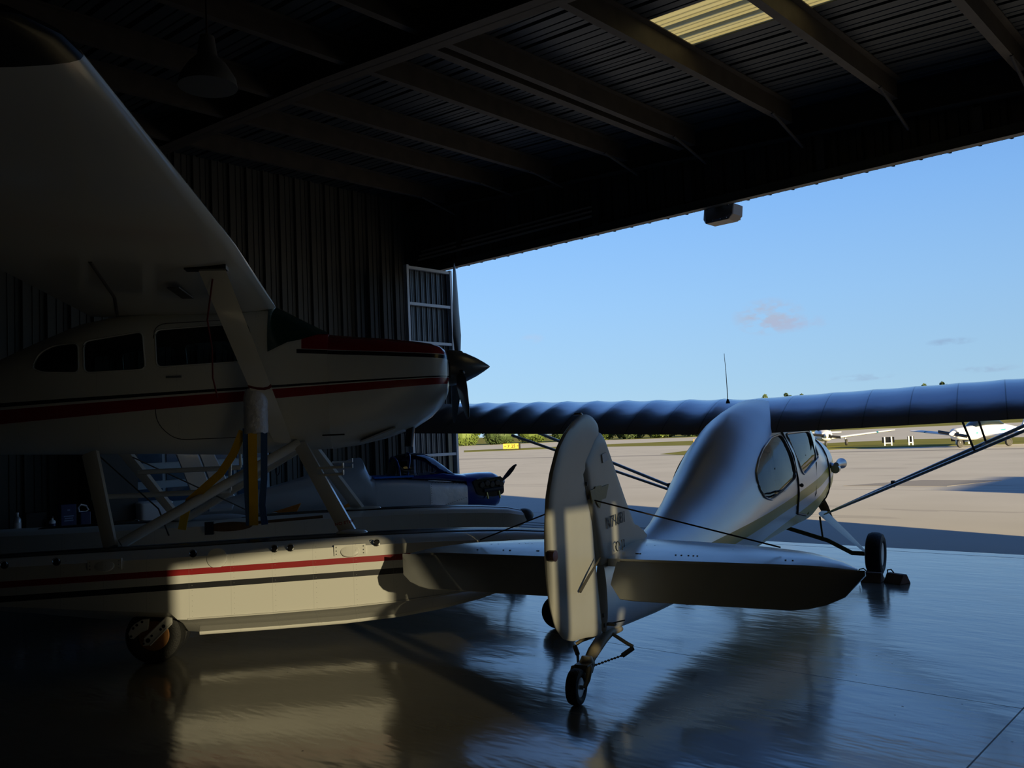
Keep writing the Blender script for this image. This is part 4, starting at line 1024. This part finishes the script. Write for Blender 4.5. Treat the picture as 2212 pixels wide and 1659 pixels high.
NC = [(3.20, .965, .47, .295, 3.2), (3.45, .975, .45, .285, 3.2), (3.66, .97, .445, .26, 3.0), (3.74, .94, .48, .23, 2.8), (3.78, .89, .56, .18, 2.6)]
g = G(); g.loft([ring(a, zt, zb, hw, n, 40) for a, zt, zb, hw, n in NC]); nc = obj('nose_cowl', g, M_blue, hb, 45)
g = G(); g.prism([P(a, .275, z) for a, z in rpoly([(3.28, .87), (3.45, .91), (3.76, .90), (3.77, .66), (3.60, .62), (3.35, .66)], .05)], (0, -.03, 0)); ch = obj('engine_opening', g, M_black, hb)
g = G()
for k, a in enumerate((3.42, 3.50, 3.58, 3.66, 3.72)): g.lathe(P(a, .305, .80 + .02 * (k % 2)), (0, 1, 0), [(-.03, .035), (-.02, .045), (0, .045), (.01, .02)], 14)
g.tube(P(3.34, .31, .88), P(3.72, .31, .90), .012); g.tube(P(3.45, .315, .72), P(3.74, .315, .74), .03); obj('engine_cylinders', g, mat('oily_engine', (.05, .048, .045), .35, .5), hb, 40)
for a in (3.49, 3.68):
    g = G(); g.tube(P(a, .31, .70), P(a + .01, .33, .60), .014); obj('exhaust_stub', g, M_brass, hb, 60)
g = G(); g.lathe(P(3.78, 0, .82), (1, 0, 0), [(0, .07), (.06, .07), (.07, .05), (.12, .045)], 20); obj('prop_hub', g, M_alud, hb, 40)
for s, dz in ((1, .30), (-1, -.30)):
    g = G(); rr = []
    for r, c in ((.04, .05), (.12, .07), (.30, .10), (.45, .08), (.55, .03)):
        rr.append([P(3.87 + x * .012 + r * .15, s * r * .65, .83 + s * r * .42 + y * c * .5) for x, y in ((0, 1), (1, .3), (1, -.3), (0, -1), (-1, -.3), (-1, .3))])
    g.loft(rr); obj('propeller_blade', g, M_beam, hb, 60)
finp = [(-.66, 1.55), (-.26, 1.55), (.03, .90), (.10, .64), (-.38, .60)]
g = plate([(-.12, .62), (.13, .66), (-.19, 1.40), (-.30, 1.66), (-.47, 1.66), (-.33, 1.25)], 0, .05); obj('tail_fin', g, M_alu, hb, bevel=.012)
g = plate([(-.135, .62), (-.34, 1.25), (-.48, 1.66), (-.75, 1.66), (-.62, 1.30), (-.40, .64)], 0, .045); obj('rudder', g, M_alu, hb, bevel=.012)
for s in (1, -1):
    g = G(); g.prism([P(-.38, s * .06, .74), P(.02, s * .06, .74), P(-.10, s * .9, .74), P(-.36, s * .9, .74)], (0, 0, .035)); obj('tailplane', g, M_alud, hb)
    g = G(); g.loft([[P(2.9 - x * .7, s * lat, .53 + y) for x, y in ((0, 0), (.3, .05), (.7, .03), (1, 0), (.6, -.03), (.2, -.03))] for lat in (.28, .62)]); obj('wing_stub', g, M_alud, hb)
    g = G(); g.path([P(3.0, s * .25, .5), P(3.1, s * .55, .16)], .018); g.lathe(P(3.1, s * .6, .15), (0, 1, 0), tyre(.15, .1), 28); obj('gear_leg', g, M_rubber, hb, 50)
g = G(); g.path([P(-.1, 0, .6), P(-.35, 0, .12)], .012); g.lathe(P(-.35, 0, .07), (0, 1, 0), tyre(.07, .05), 20); obj('tailwheel', g, M_rubber, hb, 50)
# orange pennant-like cloth tucked by the tail
g = G(); g.prism([(-9.74, 6.02, .66), (-9.58, 6.22, .55), (-9.50, 6.30, .76)], (.02, -.02, 0)); g.prism([(-9.35, 6.55, .56), (-9.15, 6.85, .76), (-9.1, 6.9, .58)], (.02, -.02, 0))
tag(obj('orange_cloth', g, M_wood), 'orange cloth draped on the tail of the polished plane', 'cloth')

# ================================================================= bench and clutter by the left wall
wb = thing('workbench', 'long wooden workbench with an orange edge below the dark wall', 'workbench', (0, 0, 0))
g = G(); g.b2((-11.05, 2.2, .62), (-10.35, 4.80, .655)); obj('bench_top', g, M_wood2, wb)
g = G(); g.b2((-10.38, 3.95, .56), (-10.36, 4.76, .62)); g.b2((-11.0, 4.76, .56), (-10.36, 4.775, .62)); obj('drawer_front', g, M_wood, wb)  # orange raised in the colour for a sun spot on this edge
for x in (-11.0, -10.42):
    for y in (2.3, 4.7):
        g = G(); g.b2((x, y, 0), (x + .06, y + .06, .62)); obj('leg', g, M_wood2, wb)
def can(name, loc, r, h, m, label, cat, parts=None, group='bottles and cans on the workbench'):
    t = thing(name, label, cat, loc, 0, group)
    g = G(); g.lathe((0, 0, 0), (0, 0, 1), [(0, r * .95), (.01, r), (h * .72, r), (h * .85, r * .6), (h * .88, r * .35), (h, r * .35)], 20); obj('body', g, m, t, 40)
    g = G(); g.lathe((0, 0, h), (0, 0, 1), [(0, r * .4), (.02, r * .4)], 14); obj('cap', g, M_pwhite if m is not M_pwhite else M_black, t)
    g = G(); g.lathe((0, 0, h * .2), (0, 0, 1), [(0, r * 1.01), (h * .35, r * 1.01)], 20); obj('paper_label', g, M_pwhite if m is not M_pwhite else M_navy, t, 40)
    return t
can('bottle', (-10.62, 3.74, .655), .035, .13, M_pwhite, 'small white bottle in front of the black box on the bench', 'bottle')
can('bottle', (-10.75, 3.42, .655), .04, .20, M_alud, 'grey bottle leftmost on the workbench', 'bottle')
bx = thing('oil_can', 'rectangular navy blue can with white print on the workbench', 'can', (-10.68, 3.92, .655), 0)
g = G(); g.b2((-.06, -.085, 0), (.06, .085, .27)); obj('body', g, M_navy, bx, bevel=.006)
for z, w in ((.20, .03), (.13, .11), (.105, .09), (.08, .10)): obj('printed_line', G().b2((.0605, -w / 2, z), (.062, w / 2, z + .012)), mat('pale_blue_print', (.25, .32, .5), .5), bx)
jg = thing('jug', 'blue jug with a white loop handle beside the navy can', 'jug', (-10.66, 4.10, .655), 0)
g = G(); g.b2((-.06, -.06, 0), (.06, .06, .17)); obj('body', g, M_navy, jg, bevel=.01)
g = G(); g.path([(0, -.05, .17), (0, -.06, .22), (0, -.03, .255), (0, .03, .235), (0, .055, .19), (0, .02, .165), (0, -.04, .17)], .011, 8); obj('handle', g, M_pwhite, jg, 60)
g = G(); g.b2((-10.85, 3.50, .655), (-10.72, 3.72, .86)); tag(obj('black_box', g, M_black, bevel=.006), 'black box standing between the bottles on the bench', 'box')
tb = thing('plastic_tub', 'white plastic tub with rounded lid at the end of the bench', 'tub', (-10.9, 5.02, .55), 0)
g = G(); g.loft([[(x * sx_, y * sy, z) for x, y in rpoly([(-1, -1), (1, -1), (1, 1), (-1, 1)], .25, 3)] for sx_, sy, z in ((.14, .19, 0), (.155, .205, .28))]); obj('tub_body', g, M_pwhite, tb, 40)
g = G(); g.loft([[(x * sx_, y * sy, z) for x, y in rpoly([(-1, -1), (1, -1), (1, 1), (-1, 1)], .25, 3)] for sx_, sy, z in ((.165, .215, .28), (.165, .215, .30), (.14, .19, .315))]); obj('lid', g, M_pwhite, tb, 40)
g = G(); g.b2((-11.2, 4.80, 0), (-10.6, 5.30, .55)); tag(obj('storage_crate', g, M_wood2, bevel=.01), 'dark wooden crate under the white plastic tub', 'crate')

# ================================================================= airfield
def far_plane(name, label, loc, rz):
    t = thing(name, label, 'light aircraft', loc, rz, 'white low wing planes parked on the apron')
    t.scale = (.84, .84, .84)
    T = [(-3.6, 1.25, 1.1, .05), (-2.5, 1.35, 1.0, .2), (-1.2, 1.6, .85, .45), (-.4, 1.62, .78, .55), (.6, 1.62, .72, .56), (1.3, 1.5, .72, .52), (2.2, 1.42, .78, .42), (2.35, 1.35, .88, .30)]
    g = G(); g.loft([ring(a, zt, zb, hw, 2.5, 24) for a, zt, zb, hw in T]); obj('fuselage', g, M_jet, t, 45)
    g = G(); g.loft([ring(a, zt, zb, hw, 2.3, 24) for a, zt, zb, hw in ((-1.2, 1.62, 1.4, .30), (-.6, 1.98, 1.4, .45), (.3, 2.0, 1.4, .48), (.8, 1.75, 1.4, .48), (1.1, 1.52, 1.4, .40))]); obj('canopy', g, M_dark_glass, t, 45)
    for s in (1, -1):
        rr = [foil(.75 - .02 * lat, 1.5 - .12 * lat, s * lat, .84 + .10 * lat, .03, thick=1 if lat < 4.6 else .6) for lat in (.2, 1.5, 3.0, 4.4, 4.75)]
        g = G(); g.loft(rr); w = obj('wing', g, M_jet, t, 45)
        g = G(); g.loft([foil(.77 - .02 * lat, 1.52 - .12 * lat, s * lat, .84 + .10 * lat, .03, thick=1.05) for lat in (3.55, 3.65)]); obj('wing_stripe', g, M_teal, w)
        g = G(); g.prism([P(-3.0, s * .05, 1.25), P(-3.6, s * .05, 1.25), P(-3.6, s * 1.6, 1.25), P(-3.2, s * 1.6, 1.25)], (0, 0, .06)); obj('tailplane', g, M_jet, t)
        g = G(); g.path([P(.1, s * 1.5, .66), P(.1, s * 1.5, .25)], .05); obj('main_leg', g, M_steel, t)
        g = G(); g.lathe(P(.1, s * 1.55, .24), (0, 1, 0), tyre(.24, .16), 20); obj('main_tyre', g, M_rubber, t, 40)
        g = G(); g.prism([P(2.1, s * .42, 1.10), P(1.2, s * .53, 1.16), P(-1.0, s * .50, 1.28), P(-1.0, s * .50, 1.20), P(1.2, s * .53, 1.08)], (0, -s * .02, 0)); obj('side_stripe', g, M_teal, t)
    g = plate([(-2.9, 1.3), (-3.7, 1.25), (-3.9, 2.35), (-3.55, 2.35)], 0, .10); obj('tail_fin', g, M_jet, t)
    g = G(); g.path([P(1.9, 0, .60), P(1.95, 0, .25)], .05); obj('nose_leg', g, M_steel, t)
    g = G(); g.lathe(P(1.95, 0, .22), (0, 1, 0), tyre(.22, .14), 20); obj('nose_tyre', g, M_rubber, t, 40)
    g = G(); g.lathe(P(2.35, 0, 1.12), (1, 0, 0), [(0, .19), (.15, .15), (.30, .06), (.36, .01)], 20); obj('spinner', g, M_jet, t, 40)
    g = G(); g.loft([[P(2.45 + x * .03, lat, 1.12 + .15 * lat + y * .09) for x, y in ((0, 1), (1, 0), (0, -1), (-1, 0))] for lat in (-.95, -.5, 0, .5, .95)]); obj('propeller', g, M_black, t)
    for s in (1, -1):
        g = G(); g.prism([P(2.3, s * .14, 1.05), P(2.3, s * .32, 1.05), P(2.3, s * .32, 1.22), P(2.3, s * .14, 1.22)], (.06, 0, 0)); obj('air_intake', g, M_black, t)
    for c in t.children:
        if not c.name.startswith(('main_', 'nose_')): c.location.z = -.34
    return t
fa = far_plane('parked_plane', 'white low wing plane with teal stripes facing the hangar beyond the struts', (-11.6, 45.6, 0), math.radians(-116))
dup(fa, (-22.0, 51.5, 0), math.radians(-62), 'white low wing plane half hidden behind the silver plane nose')
for (x, y, w, lb) in ((-17.5, 49.6, .95, 'dark backed board on white posts, left of the thin board'), (-16.3, 49.6, .5, 'thin dark board on white posts beside the wider one'), (-13.6, 49.2, 1.6, 'wide low dark board on white posts beneath the white wing')):
    t = thing('field_board', lb, 'board', (x, y, 0), math.radians(14), 'dark boards on white posts in the grass')
    t.scale = (.66, .66, .62)
    g = G(); g.b2((-w / 2, -.03, .28), (w / 2, .03, .78)); obj('panel', g, M_black, t)
    for s in (-1, 1):
        g = G(); g.b2((s * w * .28 - .05, -.09, 0), (s * w * .28 + .05, -.03, .80)); obj('post', g, M_jet, t)
    g = G(); g.b2((-w * .28, -.08, .20), (w * .28, -.035, .28)); obj('crossbar', g, M_jet, t)
# yellow runway sign
sg_ = thing('runway_sign', 'yellow runway direction sign reading 7 25 with arrows', 'sign', (-61.6, 66.4, 0), math.radians(43))
g = G(); g.b2((-.80, -.12, .10), (.80, .12, .62)); obj('sign_box', g, M_sign, sg_)
g = G(); g.b2((.80, -.14, .0), (1.0, .14, .60)); obj('end_post', g, M_black, sg_)
g = G()
for x in (-.5, .5): g.b2((x - .05, -.05, .03), (x + .05, .05, .1))
obj('sign_foot', g, M_black, sg_)
text('sign_numbers', '7', .46, M_black, sg_, (-.37, -.125, .20), (1, 0, 0), (0, 0, 1), .004, bold=.012)
text('sign_numbers', '25', .46, M_black, sg_, (.02, -.125, .20), (1, 0, 0), (0, 0, 1), .004, bold=.012)
g = G()
for s, x in ((-1, -.55), (1, .66)): g.b2((x - .12, -.13, .345), (x + .10, -.121, .38)); g.prism([(x + s * .14, -.13, .362), (x + s * .02, -.13, .44), (x + s * .02, -.13, .285)], (0, .009, 0))
g.b2((-.10, -.13, .12), (-.08, -.121, .60)); obj('sign_arrows', g, M_black, sg_)
for loc, m, lb in (((-46.8, 77.9, 0), mat('orange_lens', (.8, .25, .03), .4), 'small orange edge light near the taxiway grass'), ((-25.0, 41.6, 0), mat('blue_lens', (.03, .08, .5), .4), 'small blue edge light beside the near grass corner')):
    t = thing('edge_light', lb, 'edge light', loc, 0, 'taxiway edge lights')
    t.scale = (.6, .6, .6)
    g = G(); g.tube((0, 0, 0), (0, 0, .28), .06); obj('stem', g, m, t); g = G(); g.sphere((0, 0, .34), .11, 12, 8); obj('lens', g, m, t, 60)

# shrubs and trees
def crown(g, c, r, n, s):
    for _ in range(n):
        while True:
            p = Vector((random.uniform(-1, 1), random.uniform(-1, 1), random.uniform(-1, 1)))
            if .35 < p.length < 1: break
        p = p.normalized() * (p.length ** .4) * (1 + .18 * math.sin(5 * p.x + 3 * p.z) * math.cos(4 * p.y))
        q = Vector((c[0] + p.x * r[0], c[1] + p.y * r[1], c[2] + p.z * r[2]))
        if q.z < .05: q.z = .05
        a = Vector((random.gauss(0, 1), random.gauss(0, 1), random.gauss(0, 1))).normalized(); b = a.orthogonal().normalized()
        k = s * random.uniform(.6, 1.4)
        g.add([q - a * k, q + b * k * .6, q + a * k, q - b * k * .6], [(0, 1, 2, 3)])
def shrub(kind):
    t = thing('shrub', 'green shrub', 'shrub', (0, 0, 0), 0)
    g = G(); g.sphere((0, 0, 1.9), (2.9, 2.9, 1.8), 16, 10); 
    for _ in range(7):
        an = random.uniform(0, 2 * PI); crown(g, (1.7 * math.cos(an), 1.7 * math.sin(an), random.uniform(1.0, 2.6)), (1.3, 1.3, 1.5), 420, .20)
    crown(g, (0, 0, 2.2), (3.0, 3.0, 2.3), 1500, .2)
    obj('foliage', g, M_leaf if kind == 0 else M_leaf2, t)
    g = G(); g.tube((0, 0, 0), (0, 0, 1.4), .14); obj('trunk', g, M_trunk, t)
    return t
SH = [(-108.5, 105.0), (-104.8, 110.2), (-101.6, 115.2), (-96.8, 118.8), (-91.8, 122.4), (-85.7, 122.6), (-79.6, 122.9), (-73.5, 123.2), (-67.4, 123.4), (-61.3, 124.5)]
protos = [shrub(0), shrub(1)]
for i, (x, y) in enumerate(SH):
    k = i % 2; s = random.uniform(.85, 1.1)
    o = protos[k] if i < 2 else dup(protos[k], (0, 0, 0), 0)
    o.location = (x, y, 0); o.rotation_euler.z = random.uniform(0, 6); o.scale = (.88, .88, s)
    o['label'] = 'leafy green shrub in the hedge row beyond the runway'; o['group'] = 'hedge shrubs beyond the runway'
def tree():
    t = thing('pine_tree', 'tall thin tree', 'tree', (0, 0, 0), 0)
    g = G(); g.path([(0, 0, 0), (.3, 0, 5), (0, .2, 9.6)], [.25, .18, .08], 8); obj('trunk', g, M_trunk, t)
    g = G()
    for z, r in ((6.0, 1.6), (7.4, 1.9), (8.6, 1.5), (9.6, 1.1), (10.4, .6)):
        crown(g, (random.uniform(-.6, .6), random.uniform(-.6, .6), z), (r, r, .6), 260, .22)
    obj('crown', g, M_leaf2, t); return t
tp = tree()
for i, (x, y, z) in enumerate(((-133.8, 268.5, 11.1), (-127.2, 271.7, 11.2), (-122.7, 273.8, 10.6), (-109.7, 301, 10.9), (-104.4, 303.8, 10.6), (-94.8, 304.6, 12.3), (-89.2, 307.2, 12.6), (-83, 310, 11.4))):
    o = tp if i == 0 else dup(tp, (0, 0, 0), 0)
    o.location = (x, y, 0); o.rotation_euler.z = i * 1.3; k = z / 10.8; o.scale = (k, k, k)
    o['label'] = 'distant tall tree whose top shows just above the silver wing'; o['group'] = 'distant trees peeking over the wing'
# box truck out of view, added to cast the long shadow across the concrete
tk = thing('shadow_truck', 'white box truck added out of view to cast the apron shadow', 'truck', (9.5, 17.4, 0), 0)
g = G(); g.b2((-1.05, -3.0, .62), (1.05, 1.35, 2.35)); obj('cargo_box', g, M_jet, tk, bevel=.03)
g = G(); g.prism([(-.98, 1.45, .5), (-.98, 3.1, .5), (-.98, 3.1, 1.15), (-.98, 2.55, 1.3), (-.98, 2.1, 2.0), (-.98, 1.45, 2.05)], (1.96, 0, 0)); obj('cab', g, M_jet, tk, bevel=.04)
g = G(); g.b2((-.5, -3.0, .45), (.5, 3.0, .62)); obj('chassis', g, M_beam, tk)
for x in (-.9, .9):
    for y in (-1.9, 2.3):
        g = G(); g.lathe((x, y, .38), (1, 0, 0), tyre(.38, .24), 24); obj('wheel', g, M_rubber, tk, 40)
